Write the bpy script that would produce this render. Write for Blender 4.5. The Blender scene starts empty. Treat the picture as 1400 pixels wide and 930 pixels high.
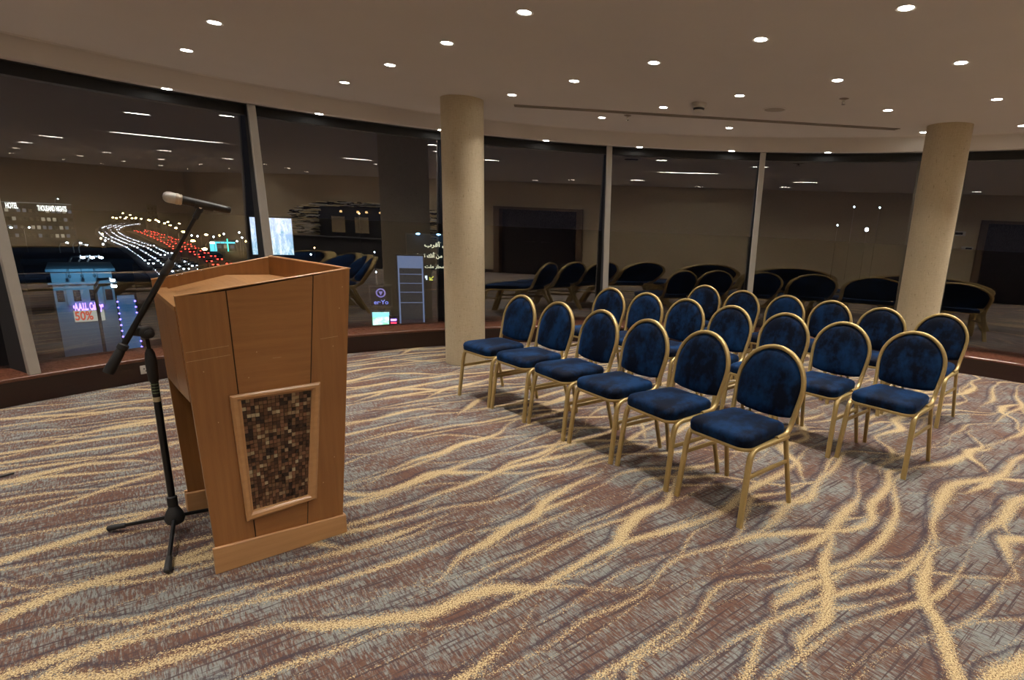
import bpy, bmesh, math, random
from math import sin, cos, pi, radians as R, atan2, hypot
from mathutils import Vector, Matrix
random.seed(7)
C = bpy.context.scene.collection
scn = bpy.context.scene

# ------------------------------------------------------------------ camera
CAM_H = 1.58985
FPX, PITCH, ROLL, PPX, PPY = 768.54, 0.233924, 0.042944, 819.053, 492.664
cp, sp, cr, sr = cos(PITCH), sin(PITCH), cos(ROLL), sin(ROLL)
fw = Vector((0, cp, -sp)); rt0 = Vector((1, 0, 0)); up0 = Vector((0, sp, cp))
rt = rt0 * cr + up0 * sr; up = -rt0 * sr + up0 * cr
cam = bpy.data.objects.new('camera', bpy.data.cameras.new('camera')); C.objects.link(cam)
m = Matrix((rt, up, -fw)).transposed().to_4x4(); m.translation = (0, 0, CAM_H)
cam.matrix_world = m
cam.data.sensor_width = 36; cam.data.lens = FPX * 36 / 1400
cam.data.shift_x = -(PPX - 700) / 1400; cam.data.shift_y = (PPY - 465) / 1400
cam.data.clip_start = .02; cam.data.clip_end = 3000
scn.camera = cam

def at(px, py, z):
    """point where the sight line of a photograph pixel meets the level z"""
    d = fw + rt * ((px - PPX) / FPX) - up * ((py - PPY) / FPX)
    t = (z - CAM_H) / d.z
    return Vector((0, 0, CAM_H)) + d * t
def at_d(px, py, dist):
    d = fw + rt * ((px - PPX) / FPX) - up * ((py - PPY) / FPX)
    t = dist / hypot(d.x, d.y)
    return Vector((0, 0, CAM_H)) + d * t

# ------------------------------------------------------------------ materials
def nodes(name):
    m = bpy.data.materials.new(name); m.use_nodes = True
    nt = m.node_tree; nt.nodes.clear()
    out = nt.nodes.new('ShaderNodeOutputMaterial')
    return m, nt, out
class NT:
    def __init__(s, nt): s.nt = nt
    def n(s, t, **k):
        nd = s.nt.nodes.new(t)
        ins = k.pop('ins', {})
        for a, v in k.items(): setattr(nd, a, v)
        for i, v in ins.items():
            if hasattr(v, 'is_output') or isinstance(v, bpy.types.NodeSocket): s.nt.links.new(v, nd.inputs[i])
            else: nd.inputs[i].default_value = v
        return nd
    def math(s, op, a, b=0.0, c=None, clamp=False):
        ins = {0: a, 1: b}
        if c is not None: ins[2] = c
        nd = s.n('ShaderNodeMath', operation=op, ins=ins); nd.use_clamp = clamp
        return nd.outputs[0]
    def mix(s, f, a, b):
        nd = s.n('ShaderNodeMix', data_type='RGBA', ins={0: f, 6: a, 7: b}); return nd.outputs[2]
    def noise(s, v, scale, detail=2, rough=.5):
        return s.n('ShaderNodeTexNoise', ins={'Vector': v, 'Scale': scale, 'Detail': detail, 'Roughness': rough}).outputs['Fac']
    def mapr(s, v, a, b, c=0., d=1.):
        return s.n('ShaderNodeMapRange', ins={0: v, 1: a, 2: b, 3: c, 4: d}).outputs[0]
    def mapping(s, v, scale=(1, 1, 1), rot=(0, 0, 0), loc=(0, 0, 0)):
        return s.n('ShaderNodeMapping', ins={'Vector': v, 'Scale': scale, 'Rotation': rot, 'Location': loc}).outputs[0]
    def obj(s): return s.n('ShaderNodeTexCoord').outputs['Object']
    def bsdf(s, out, **k):
        nd = s.n('ShaderNodeBsdfPrincipled', ins={k_.replace('_', ' '): v for k_, v in k.items()})
        s.nt.links.new(nd.outputs[0], out.inputs[0]); return nd
    def bump(s, h, strength=.2, dist=.01):
        return s.n('ShaderNodeBump', ins={'Height': h, 'Strength': strength, 'Distance': dist}).outputs[0]

def rgb(r, g, b): return (r, g, b, 1)
def plain(name, col, rough=.5, metal=0., var=.12, scale=20, bump=0., **k):
    m, nt, out = nodes(name); N = NT(nt); v = N.obj()
    f = N.noise(v, scale, 3)
    a = [c * (1 - var) for c in col[:3]] + [1]; b = [min(1, c * (1 + var)) for c in col[:3]] + [1]
    bs = N.bsdf(out, Base_Color=N.mix(f, a, b), Roughness=rough, Metallic=metal, **k)
    if bump: nt.links.new(N.bump(N.noise(v, scale * 6, 3), bump, .003), bs.inputs['Normal'])
    return m
def emit(name, col, strength):
    m, nt, out = nodes(name); N = NT(nt)
    e = N.n('ShaderNodeEmission', ins={0: rgb(*col[:3]), 1: strength}); nt.links.new(e.outputs[0], out.inputs[0]); return m

def mat_carpet():
    m, nt, out = nodes('patterned_carpet'); N = NT(nt); v = N.obj()
    w = N.mapping(v, rot=(0, 0, R(-41)))             # x runs along the bands, y across
    sx = N.n('ShaderNodeSeparateXYZ', ins={0: v})
    amp = N.mapr(sx.outputs[0], -1.0, 2.6, 1.0, 1.6)
    def band(seed, rot, freq, ax, ay, width, k):
        u = N.mapping(v, rot=(0, 0, R(-rot))); ux = N.n('ShaderNodeSeparateXYZ', ins={0: u})
        n = N.noise(N.mapping(u, scale=(ax, ay, 1), loc=(seed, seed * .7, 0)), 1.0, 1.6, .4)
        n = N.math('MULTIPLY', N.math('SUBTRACT', n, .5), k)
        f = N.math('MULTIPLY', N.math('MULTIPLY_ADD', n, amp, ux.outputs[1]), freq)
        fr = N.math('SUBTRACT', N.math('FRACT', f), .5)
        wn = N.noise(N.mapping(u, scale=(.8, 1.5, 1), loc=(seed + 9, 3, 0)), 1.0, 1)
        wd = N.math('MULTIPLY', N.mapr(wn, .40, .62, -.25, 1.3), width)
        return fr, wd
    sp1 = N.noise(v, 130, 2, .75); sp2 = N.noise(v, 60, 2, .6)
    spk = N.math('ADD', N.math('MULTIPLY', N.math('SUBTRACT', sp1, .5), .75), N.math('MULTIPLY', N.math('SUBTRACT', sp2, .5), .25))
    yel = None; drk = None
    for (seed, rot, freq, ax, ay, width, k) in ((3.1, 41, 4.6, .60, .45, .100, .62), (17.7, 35, 3.3, .95, .4, .070, .74), (31.3, 58, 1.9, 1.1, .3, .058, .85), (44.4, 22, 1.6, 1.2, .3, .048, .9)):
        fr, wd = band(seed, rot, freq, ax, ay, width, k)
        ed = N.math('SUBTRACT', wd, N.math('ABSOLUTE', fr))
        a = N.math('ADD', N.math('DIVIDE', ed, freq), N.math('MULTIPLY', spk, .20))
        y = N.mapr(a, 0.0, .012)
        off = N.math('SUBTRACT', fr, N.math('ADD', wd, .03 * freq))
        b = N.math('SUBTRACT', .010, N.math('DIVIDE', N.math('ABSOLUTE', off), freq * 1.6))
        dk = N.mapr(N.math('ADD', b, N.math('MULTIPLY', spk, .06)), 0, .010)
        dk = N.math('MULTIPLY', dk, N.mapr(wd, 0, .02))
        yel = y if yel is None else N.math('MAXIMUM', yel, y)
        drk = dk if drk is None else N.math('MAXIMUM', drk, dk)
    # woven ground: short dashes across the bands, thin dark threads along them
    d1 = N.noise(N.mapping(w, scale=(105, 17, 1)), 1.0, 3, .75)
    d2 = N.noise(N.mapping(w, scale=(2.6, 3.6, 1), loc=(5, 5, 0)), 1.0, 3, .6)
    g = N.mapr(N.math('ADD', N.math('MULTIPLY', d1, .75), N.math('MULTIPLY', d2, .5)), .58, .70)
    brown = N.mix(N.noise(v, 60, 2), rgb(.085, .042, .030), rgb(.150, .082, .058))
    grey = N.mix(N.noise(v, 60, 2), rgb(.145, .155, .145), rgb(.245, .25, .235))
    base = N.mix(g, brown, grey)
    th = N.noise(N.mapping(w, scale=(2.2, 60, 1)), 1.0, 3, .65)
    base = N.mix(N.mapr(th, .55, .60, 0, .9), base, rgb(.06, .04, .042))
    t2 = N.noise(N.mapping(w, scale=(120, 14, 1), loc=(2, 1, 0)), 1.0, 2, .6)
    base = N.mix(N.mapr(t2, .53, .62, 0, .8), base, rgb(.07, .045, .045))
    base = N.mix(N.math('MULTIPLY', drk, .85), base, rgb(.045, .034, .045))
    gold = N.mix(N.mapr(N.noise(N.mapping(v, loc=(3, 3, 3)), 150, 2, .75), .42, .53), rgb(.16, .10, .055), rgb(.56, .43, .235))
    col = N.mix(yel, base, gold)
    bs = N.bsdf(out, Base_Color=col, Roughness=.95)
    bs.inputs['Specular IOR Level'].default_value = .15
    h = N.math('ADD', N.noise(v, 420, 2), N.math('MULTIPLY', N.noise(v, 150, 2), .7))
    nt.links.new(N.bump(h, .5, .004), bs.inputs['Normal'])
    return m

def mat_wood(name, c1, c2, rough=.35, axis='z', scale=1., coat=.25):
    m, nt, out = nodes(name); N = NT(nt); v = N.obj()
    sc = {'z': (26, 26, 1.0), 'x': (1.3, 22, 22), 'y': (26, 1.2, 26)}[axis]
    sc = tuple(s * scale for s in sc)
    a = N.noise(N.mapping(v, scale=sc), 1.6, 5, .62)
    ring = N.n('ShaderNodeTexWave', wave_type='BANDS', bands_direction={'z': 'X', 'x': 'Z', 'y': 'X'}[axis],
               ins={'Vector': N.mapping(v, scale=tuple(s * .32 for s in sc)), 'Scale': 1.2, 'Distortion': 7.0, 'Detail': 3.0, 'Detail Scale': .8}).outputs['Fac']
    pores = N.noise(N.mapping(v, scale=tuple(s * 9 for s in sc)), 1.5, 2, .6)
    f = N.math('ADD', N.math('MULTIPLY', a, .9), N.math('MULTIPLY', ring, .10))
    f = N.math('SUBTRACT', f, N.math('MULTIPLY', N.mapr(pores, .55, .75), .22), clamp=True)
    blot = N.noise(v, 2.2, 2)
    f = N.math('ADD', f, N.math('MULTIPLY', N.math('SUBTRACT', blot, .5), .5), clamp=True)
    bs = N.bsdf(out, Base_Color=N.mix(f, c1, c2), Roughness=N.mapr(pores, 0, 1, rough - .05, rough + .1))
    bs.inputs['Coat Weight'].default_value = coat; bs.inputs['Coat Roughness'].default_value = .25
    nt.links.new(N.bump(pores, .06, .001), bs.inputs['Normal'])
    return m

def mat_velvet():
    m, nt, out = nodes('blue_velvet'); N = NT(nt); v = N.obj()
    info = N.n('ShaderNodeObjectInfo').outputs['Random']
    off = N.n('ShaderNodeCombineXYZ', ins={0: N.math('MULTIPLY', info, 37.), 1: N.math('MULTIPLY', info, 11.), 2: 0.}).outputs[0]
    vv = N.n('ShaderNodeVectorMath', operation='ADD', ins={0: v, 1: off}).outputs[0]
    nap = N.noise(N.mapping(vv, scale=(7, 4, 4)), 1.0, 4, .6)
    nap2 = N.noise(vv, 26, 3, .6)
    f = N.mapr(N.math('ADD', nap, N.math('MULTIPLY', N.math('SUBTRACT', nap2, .5), .35)), .42, .64)
    col = N.mix(f, rgb(.0005, .0024, .0095), rgb(.0026, .022, .074))
    bs = N.bsdf(out, Base_Color=col, Roughness=.72)
    bs.inputs['Sheen Weight'].default_value = .30
    bs.inputs['Sheen Roughness'].default_value = .38
    bs.inputs['Sheen Tint'].default_value = rgb(.03, .16, .50)
    bs.inputs['Specular IOR Level'].default_value = .12
    nt.links.new(N.bump(N.noise(vv, 300, 2), .15, .002), bs.inputs['Normal'])
    return m

def mat_textile(name, c1, c2, rough=.8, fleck=None):
    m, nt, out = nodes(name); N = NT(nt); v = N.obj()
    a = N.noise(N.mapping(v, scale=(130, 130, 9)), 1.5, 3, .6); b = N.noise(N.mapping(v, scale=(14, 14, 170)), 1.5, 3, .6)
    f = N.mapr(N.math('ADD', a, b), .8, 1.2)
    f = N.math('ADD', N.math('MULTIPLY', f, .7), N.math('MULTIPLY', N.noise(v, 1.4, 2), .3))
    col = N.mix(f, c1, c2)
    if fleck:
        fl = N.noise(N.mapping(v, scale=(75, 75, 26)), 1.0, 2, .5)
        col = N.mix(N.mapr(fl, .66, .72, 0, .55), col, fleck)
    bs = N.bsdf(out, Base_Color=col, Roughness=rough)
    nt.links.new(N.bump(N.math('ADD', a, b), .25, .002), bs.inputs['Normal'])
    return m

def mat_glass():
    m, nt, out = nodes('window_glass'); N = NT(nt); v = N.obj()
    tr = N.n('ShaderNodeBsdfTransparent', ins={0: rgb(.80, .86, .88)})
    wav = N.noise(N.mapping(v, scale=(.9, .9, .28)), 1.0, 1)
    nrm = N.bump(wav, .22, .004)
    gl = N.n('ShaderNodeBsdfGlossy', ins={'Color': rgb(.93, .93, .95), 'Roughness': 0.0, 'Normal': nrm})
    fr = N.n('ShaderNodeFresnel', ins={'IOR': 1.5}).outputs[0]
    f = N.math('ADD', N.math('MULTIPLY', fr, 2.2), .10, clamp=True)
    mx = N.n('ShaderNodeMixShader', ins={0: f, 1: tr.outputs[0], 2: gl.outputs[0]})
    nt.links.new(mx.outputs[0], out.inputs[0]); return m

M = {}
M['carpet'] = mat_carpet()
M['ceil'] = plain('painted_ceiling', rgb(.56, .52, .485), .9, var=.03, scale=3)
M['velvet'] = mat_velvet()
M['gold'] = plain('gold_painted_metal', rgb(.47, .345, .145), .36, .55, var=.10, scale=60)
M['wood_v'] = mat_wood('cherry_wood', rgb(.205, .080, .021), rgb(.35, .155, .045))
M['wood_h'] = mat_wood('cherry_wood_crosswise', rgb(.21, .083, .022), rgb(.38, .17, .050), axis='x')
M['wood_edge'] = mat_wood('cherry_wood_trim', rgb(.38, .19, .075), rgb(.56, .31, .135), axis='x', rough=.3)
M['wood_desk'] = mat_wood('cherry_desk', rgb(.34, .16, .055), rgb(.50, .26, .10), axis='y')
M['wood_in'] = mat_wood('dark_inside', rgb(.045, .016, .008), rgb(.09, .035, .016), rough=.5)
M['seam'] = plain('seam_gap', rgb(.03, .015, .008), .9)
M['plinth'] = mat_wood('mahogany_plinth', rgb(.013, .003, .002), rgb(.030, .007, .004), rough=.30, axis='x', coat=.2)
M['ledge'] = mat_wood('mahogany_ledge', rgb(.085, .026, .012), rgb(.15, .052, .026), rough=.26, axis='x', coat=.35)
M['column'] = mat_textile('column_fabric', rgb(.44, .36, .235), rgb(.55, .465, .32), fleck=rgb(.22, .16, .09))
M['wall'] = mat_textile('wall_textile', rgb(.47, .38, .24), rgb(.60, .50, .33))
M['glass'] = mat_glass()
M['alu'] = plain('brushed_aluminium', rgb(.52, .50, .46), .42, .55, var=.05)
M['black'] = plain('black_metal', rgb(.012, .012, .013), .35, .3)
M['matte_black'] = plain('matte_black', rgb(.012, .012, .014), .75)
M['rubber'] = plain('black_rubber', rgb(.016, .016, .017), .6)
M['frame_dark'] = plain('dark_frame', rgb(.010, .011, .014), .6)
M['steel'] = plain('steel_mesh', rgb(.55, .54, .52), .32, .9, bump=.3, scale=90)
M['white_plastic'] = plain('white_plastic', rgb(.62, .60, .55), .5)
M['tape'] = plain('masking_tape', rgb(.50, .42, .25), .8)
M['lamp'] = emit('lamp_glow', (1, .94, .84), 42)
M['door'] = mat_wood('dark_door', rgb(.012, .010, .012), rgb(.02, .015, .016), rough=.25)
M['doorframe'] = mat_wood('brown_frame', rgb(.10, .06, .035), rgb(.16, .10, .06))
M['chrome'] = plain('chrome', rgb(.7, .7, .7), .2, 1.)
for i, c in enumerate([(.10, .045, .022), (.16, .085, .04), (.05, .022, .012), (.30, .20, .11), (.42, .33, .20), (.025, .012, .008), (.20, .095, .05)]):
    M['tile%d' % i] = plain('mosaic_tile_tone', rgb(*c), .22, 0, var=.2, scale=80)

# ------------------------------------------------------------------ helpers
def link(name, bm, mats, parent=None, smooth=None, loc=None):
    me = bpy.data.meshes.new(name)
    bmesh.ops.recalc_face_normals(bm, faces=bm.faces[:])
    bm.to_mesh(me); bm.free()
    if not isinstance(mats, (list, tuple)): mats = [mats]
    for mm in mats: me.materials.append(mm)
    o = bpy.data.objects.new(name, me); C.objects.link(o)
    if parent: o.parent = parent
    if loc: o.location = loc
    if smooth is not None:
        for p in me.polygons: p.use_smooth = True
        try: me.set_sharp_from_angle(angle=R(smooth))
        except Exception: pass
    return o
def tag(o, label=None, cat=None, group=None, kind=None):
    if label: o['label'] = label
    if cat: o['category'] = cat
    if group: o['group'] = group
    if kind: o['kind'] = kind
    return o
def thing(name, label, cat, loc=(0, 0, 0), rz=0, group=None):
    o = bpy.data.objects.new(name, None); C.objects.link(o); o.empty_display_size = .1
    o.location = loc; o.rotation_euler = (0, 0, rz)
    return tag(o, label, cat, group)
def struct(o, label=None): return tag(o, label, None, None, 'structure')
def copy_tree(o, parent=None):
    c = o.copy(); C.objects.link(c); c.parent = parent
    for ch in list(o.children): copy_tree(ch, c)
    return c

def box(bm, x0, x1, y0, y1, z0, z1, mi=0):
    vs = [bm.verts.new((x, y, z)) for x in (x0, x1) for y in (y0, y1) for z in (z0, z1)]
    fs = [(0, 1, 3, 2), (4, 6, 7, 5), (0, 4, 5, 1), (2, 3, 7, 6), (0, 2, 6, 4), (1, 5, 7, 3)]
    out = []
    for f in fs:
        fc = bm.faces.new([vs[i] for i in f]); fc.material_index = mi; out.append(fc)
    return vs, out
def hexa(bm, lo, hi, mi=0):
    """solid between two quads lo[4], hi[4]"""
    a = [bm.verts.new(p) for p in lo]; b = [bm.verts.new(p) for p in hi]
    fs = [bm.faces.new(a[::-1]), bm.faces.new(b)] + [bm.faces.new((a[i], a[(i + 1) % 4], b[(i + 1) % 4], b[i])) for i in range(4)]
    for f in fs: f.material_index = mi
    return fs
def prism(bm, poly, off, mi=0):
    """polygon (3-D points) extruded by the vector off"""
    a = [bm.verts.new(p) for p in poly]; b = [bm.verts.new(Vector(p) + Vector(off)) for p in poly]
    n = len(poly); fs = [bm.faces.new(a), bm.faces.new(b[::-1])]
    fs += [bm.faces.new((a[i], b[i], b[(i + 1) % n], a[(i + 1) % n])) for i in range(n)]
    for f in fs: f.material_index = mi
def bevel(bm, w, seg=2):
    bmesh.ops.bevel(bm, geom=bm.edges[:], offset=w, segments=seg, affect='EDGES', profile=.5)
def arcpts(p0, p1, p2, n=6):
    """quadratic bend from p0 to p2 round the corner p1"""
    p0, p1, p2 = Vector(p0), Vector(p1), Vector(p2)
    return [(1 - t) ** 2 * p0 + 2 * t * (1 - t) * p1 + t * t * p2 for t in [i / n for i in range(n + 1)]]
def sweep(bm, pts, w, h, ref=(1, 0, 0), corner=.35, mi=0, radii=None, nseg=3, cap=True):
    """rounded-rectangle or round tube along a path; ref = direction of the width w"""
    pts = [Vector(p) for p in pts]; ref = Vector(ref)
    prof = []
    if corner >= 1:
        k = 14
        prof = [(cos(2 * pi * i / k) * .5, sin(2 * pi * i / k) * .5) for i in range(k)]
    else:
        for sx, sy, a0 in ((1, 1, 0), (-1, 1, 90), (-1, -1, 180), (1, -1, 270)):
            for j in range(nseg + 1):
                a = R(a0 + 90 * j / nseg)
                prof.append((sx * (.5 - corner / 2) + cos(a) * corner / 2, sy * (.5 - corner / 2) + sin(a) * corner / 2))
    rings = []; prev = None
    for i, p in enumerate(pts):
        t = (pts[min(i + 1, len(pts) - 1)] - pts[max(i - 1, 0)]).normalized()
        r = ref - t * ref.dot(t)
        if prev is not None and r.length < .3: r = prev - t * prev.dot(t)
        r.normalize(); b = t.cross(r); prev = r
        s = radii[i] if radii else 1.
        rings.append([bm.verts.new(p + r * (x * w * s) + b * (y * h * s)) for x, y in prof])
    n = len(prof)
    for a, b in zip(rings, rings[1:]):
        for i in range(n):
            f = bm.faces.new((a[i], a[(i + 1) % n], b[(i + 1) % n], b[i])); f.material_index = mi
    if cap:
        for rg in (rings[0][::-1], rings[-1]):
            f = bm.faces.new(rg); f.material_index = mi
def lathe(bm, prof, n=24, origin=(0, 0, 0), axis=(0, 0, 1), mi=0):
    """prof: list of (radius, height along axis)"""
    ax = Vector(axis).normalized(); o = Vector(origin)
    u = ax.orthogonal().normalized(); v = ax.cross(u)
    rings = []
    for r, h in prof:
        if r < 1e-6: rings.append([bm.verts.new(o + ax * h)])
        else: rings.append([bm.verts.new(o + ax * h + (u * cos(2 * pi * i / n) + v * sin(2 * pi * i / n)) * r) for i in range(n)])
    for a, b in zip(rings, rings[1:]):
        for i in range(n):
            j = (i + 1) % n
            if len(a) == 1 and len(b) == 1: continue
            if len(a) == 1: f = bm.faces.new((a[0], b[j], b[i]))
            elif len(b) == 1: f = bm.faces.new((a[i], a[j], b[0]))
            else: f = bm.faces.new((a[i], a[j], b[j], b[i]))
            f.material_index = mi
    for rg in (rings[0], rings[-1]):
        if len(rg) > 1:
            f = bm.faces.new(rg); f.material_index = mi
FONT_AR = None
try:
    import os
    fp = os.path.join(bpy.utils.resource_path('LOCAL'), 'datafiles', 'fonts', 'NotoSansArabic-VariableFont_wdth,wght.woff2')
except Exception: fp = ''
def text_mesh(name, body, size, mat, parent, mw, depth=.02, bold=0., width=None):
    """lettering as a mesh part; mw = matrix (x right, y up, z towards the reader)"""
    cu = bpy.data.curves.new(name, 'FONT'); cu.body = body; cu.size = size
    cu.extrude = depth; cu.align_x = 'CENTER'; cu.align_y = 'CENTER'; cu.offset = bold
    t = bpy.data.objects.new('tmp', cu); C.objects.link(t)
    dg = bpy.context.evaluated_depsgraph_get(); dg.update()
    me = bpy.data.meshes.new_from_object(t.evaluated_get(dg)); bpy.data.objects.remove(t)
    bpy.data.curves.remove(cu)
    me.materials.clear(); me.materials.append(mat)
    if width and len(me.vertices):
        xs = [v.co.x for v in me.vertices]; k = width / max(1e-6, max(xs) - min(xs))
        for v in me.vertices: v.co.x *= k
    o = bpy.data.objects.new(name, me); C.objects.link(o); o.parent = parent
    o.matrix_local = mw
    return o

# ------------------------------------------------------------------ the room
CX, CY = 1.0, 1.72                     # centre of the curved window wall
RF, RG, ZC, ZL, ZH = 6.18, 6.58, 2.82, .225, 2.65
A0, A1 = 18.0, 204.5                   # the arc, degrees
YB = -1.0                              # back wall
XR = 12.6                              # far end of the side bay
def pol(r, a, z=0.): return Vector((CX + r * cos(R(a)), CY + r * sin(R(a)), z))
YBAY = pol(RF, A0).y
def arc(n=170, a0=A0, a1=A1): return [a0 + (a1 - a0) * i / n for i in range(n + 1)]

def room_poly(r):
    p = [pol(r, a) for a in arc() if pol(r, a).y > YB]
    return [Vector((XR, YB, 0)), Vector((XR, pol(r, A0).y, 0))] + p + [Vector((CX - (r ** 2 - (YB - CY) ** 2) ** .5, YB, 0))]
bm = bmesh.new(); a = [bm.verts.new(p) for p in room_poly(RF + .05)]; bm.faces.new(a)
bmesh.ops.triangulate(bm, faces=bm.faces[:])
r_ = bmesh.ops.extrude_face_region(bm, geom=bm.faces[:])
for v in [g for g in r_['geom'] if isinstance(g, bmesh.types.BMVert)]: v.co.z -= .06
struct(link('floor', bm, M['carpet']))
bm = bmesh.new()
a = [bm.verts.new(Vector((p.x, p.y, ZC))) for p in room_poly(6.27)]; f = bm.faces.new(a)
bmesh.ops.triangulate(bm, faces=[f])
# curved fascia stepping down to the lower soffit along the windows
prof = [(6.26, ZC), (6.275, ZC - .012), (6.30, ZH + .01), (6.305, ZH), (6.42, ZH), (6.42, ZH + .03)]
ang = arc()
rows = [[bm.verts.new(pol(r, a_, z)) for r, z in prof] for a_ in ang]
for p, q in zip(rows, rows[1:]):
    for i in range(len(prof) - 1): bm.faces.new((p[i], q[i], q[i + 1], p[i + 1]))
struct(link('ceiling', bm, M['ceil'], smooth=35))
def ring(name, prof, mat, smooth=30, a0=A0, a1=A1, n=170, close=False):
    bm = bmesh.new(); ang = arc(n, a0, a1)
    rows = [[bm.verts.new(pol(r, a_, z)) for r, z in prof] for a_ in ang]
    for p, q in zip(rows, rows[1:]):
        for i in range(len(prof) - 1): bm.faces.new((p[i], q[i], q[i + 1], p[i + 1]))
        if close: bm.faces.new((p[-1], q[-1], q[0], p[0]))
    return link(name, bm, mat, smooth=smooth)
struct(ring('trim_1', [(RF, -.05), (RF, ZL - .022), (RF + .06, ZL - .022)], M['plinth']))
struct(ring('trim_2', [(RF + .03, ZL - .03), (RF - .012, ZL - .03), (RF - .016, ZL - .024), (RF - .016, ZL - .006), (RF - .010, ZL), (RG + .12, ZL), (RG + .12, ZL - .03)], M['ledge']))
struct(ring('trim_3', [(6.42, ZH + .03), (6.425, ZH + .005), (RG - .01, ZH + .005), (RG - .01, ZH - .085), (RG + .12, ZH - .085), (RG + .12, ZC + .1), (6.2, ZC + .1)], M['frame_dark']))
# windows: curved panes between fins
MUL = [173.1, 154.5, 136.5, 118.0, 98.8, 80.2, 61.5, 43.0, 24.5]
edges = [A1 + 0.0] + MUL + [A0]
SEG = 40
for k, (b_, a_) in enumerate(zip(edges, edges[1:])):
    bm = bmesh.new()
    rows = []
    for i in range(SEG + 1):
        an = a_ + (b_ - a_) * i / SEG
        rows.append([bm.verts.new(pol(RG, an, z)) for z in (ZL, 1.0, 1.8, ZH - .05)])
    for p, q in zip(rows, rows[1:]):
        for j in range(3): bm.faces.new((p[j], q[j], q[j + 1], p[j + 1]))
    w = link('window_%d' % (k + 1), bm, M['glass'], smooth=80); struct(w)
    if k < len(MUL):
        an = a_; n = Vector((cos(R(an)), sin(R(an)), 0)); t = Vector((-n.y, n.x, 0)); c0 = Vector((CX, CY, 0))
        def q4(r0, r1, hw, z): return [c0 + n * r0 - t * hw + Vector((0, 0, z)), c0 + n * r1 - t * hw + Vector((0, 0, z)), c0 + n * r1 + t * hw + Vector((0, 0, z)), c0 + n * r0 + t * hw + Vector((0, 0, z))]
        bm = bmesh.new(); hexa(bm, q4(RF - .002, RF + .05, .036, ZL), q4(RF + .22, RF + .27, .036, ZH))
        bevel(bm, .004, 1)
        link('mullion_cap', bm, M['alu'], w)
        bm = bmesh.new(); hexa(bm, q4(RF + .05, RG + .0, .022, ZL), q4(RF + .27, RG + .0, .022, ZH + .005))
        link('mullion_fin', bm, M['frame_dark'], w)
# flat walls
def wallbox(name, x0, x1, y0, y1, mat=None):
    bm = bmesh.new(); box(bm, x0, x1, y0, y1, -.06, ZC + .12); return struct(link(name, bm, mat or M['wall']))
# back wall is built round its two door openings
bm = bmesh.new(); XL = -6.0
D1 = (3.22, 4.32, 2.02); D2 = (-2.35, -1.02, 2.12)
for x0, x1, z0, z1 in ((XL, D2[0], -.06, ZC + .12), (D2[0], D2[1], D2[2], ZC + .12), (D2[1], D1[0], -.06, ZC + .12), (D1[0], D1[1], D1[2], ZC + .12), (D1[1], XR + .2, -.06, ZC + .12)):
    box(bm, x0, x1, YB - .2, YB, z0, z1)
struct(link('wall_back', bm, M['wall']))
wallbox('wall_right', XR, XR + .2, YB, YBAY + .2)
wallbox('wall_bay', CX + RF * cos(R(A0)) + .35, XR + .2, YBAY, YBAY + .2)
def make_door(n, x0, x1, zt, leaves):
    bm = bmesh.new()
    for a_, b_ in ((x0 - .05, x0 + .03), (x1 - .03, x1 + .05)): box(bm, a_, b_, YB - .05, YB + .025, 0, zt + .05)
    box(bm, x0 + .03, x1 - .03, YB - .05, YB + .025, zt - .03, zt + .05)
    f = link('door_%d' % n, bm, M['doorframe']); struct(f)
    wl = (x1 - x0 - .06) / leaves
    for i in range(leaves):
        bm = bmesh.new(); lx = x0 + .03 + wl * i
        box(bm, lx + .003, lx + wl - .003, YB - .09, YB - .045, .005, zt - .033); bevel(bm, .003, 1)
        lf = link('door_leaf', bm, M['door'], f)
        bm = bmesh.new(); hx = lx + (wl - .06 if i == 0 else .06)
        lathe(bm, [(.022, 0), (.022, .012), (.009, .014), (.009, .05)], 14, (hx, YB - .045, 1.02), (0, 1, 0))
        s = -1 if i == 0 else 1
        sweep(bm, [(hx, YB + .003, 1.02), (hx + s * .12, YB + .003, 1.02)], .018, .014, (0, 0, 1), 1.)
        link('door_handle', bm, M['chrome'], lf, smooth=40)
make_door(1, *D1, 2); make_door(2, *D2, 2)
bm = bmesh.new()
for x0, x1 in ((XL, D2[0] - .05), (D2[1] + .05, D1[0] - .05), (D1[1] + .05, XR)): box(bm, x0, x1, YB, YB + .014, 0, .09)
struct(link('baseboard_back', bm, M['plinth']))

# ------------------------------------------------------------------ columns
def column(x, y, label):
    bm = bmesh.new(); lathe(bm, [(.222, -.01), (.222, .06), (.222, 1.4), (.222, ZC + .005)], 64, (x, y, 0))
    o = link('column', bm, M['column'], smooth=40); tag(o, label, 'column', 'round beige columns')
column(-1.55, 6.34, 'round column in beige woven covering, left one, beside the end of the front chair row')
column(3.73, 6.62, 'round column in beige woven covering, right one, behind the back chair row')

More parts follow.
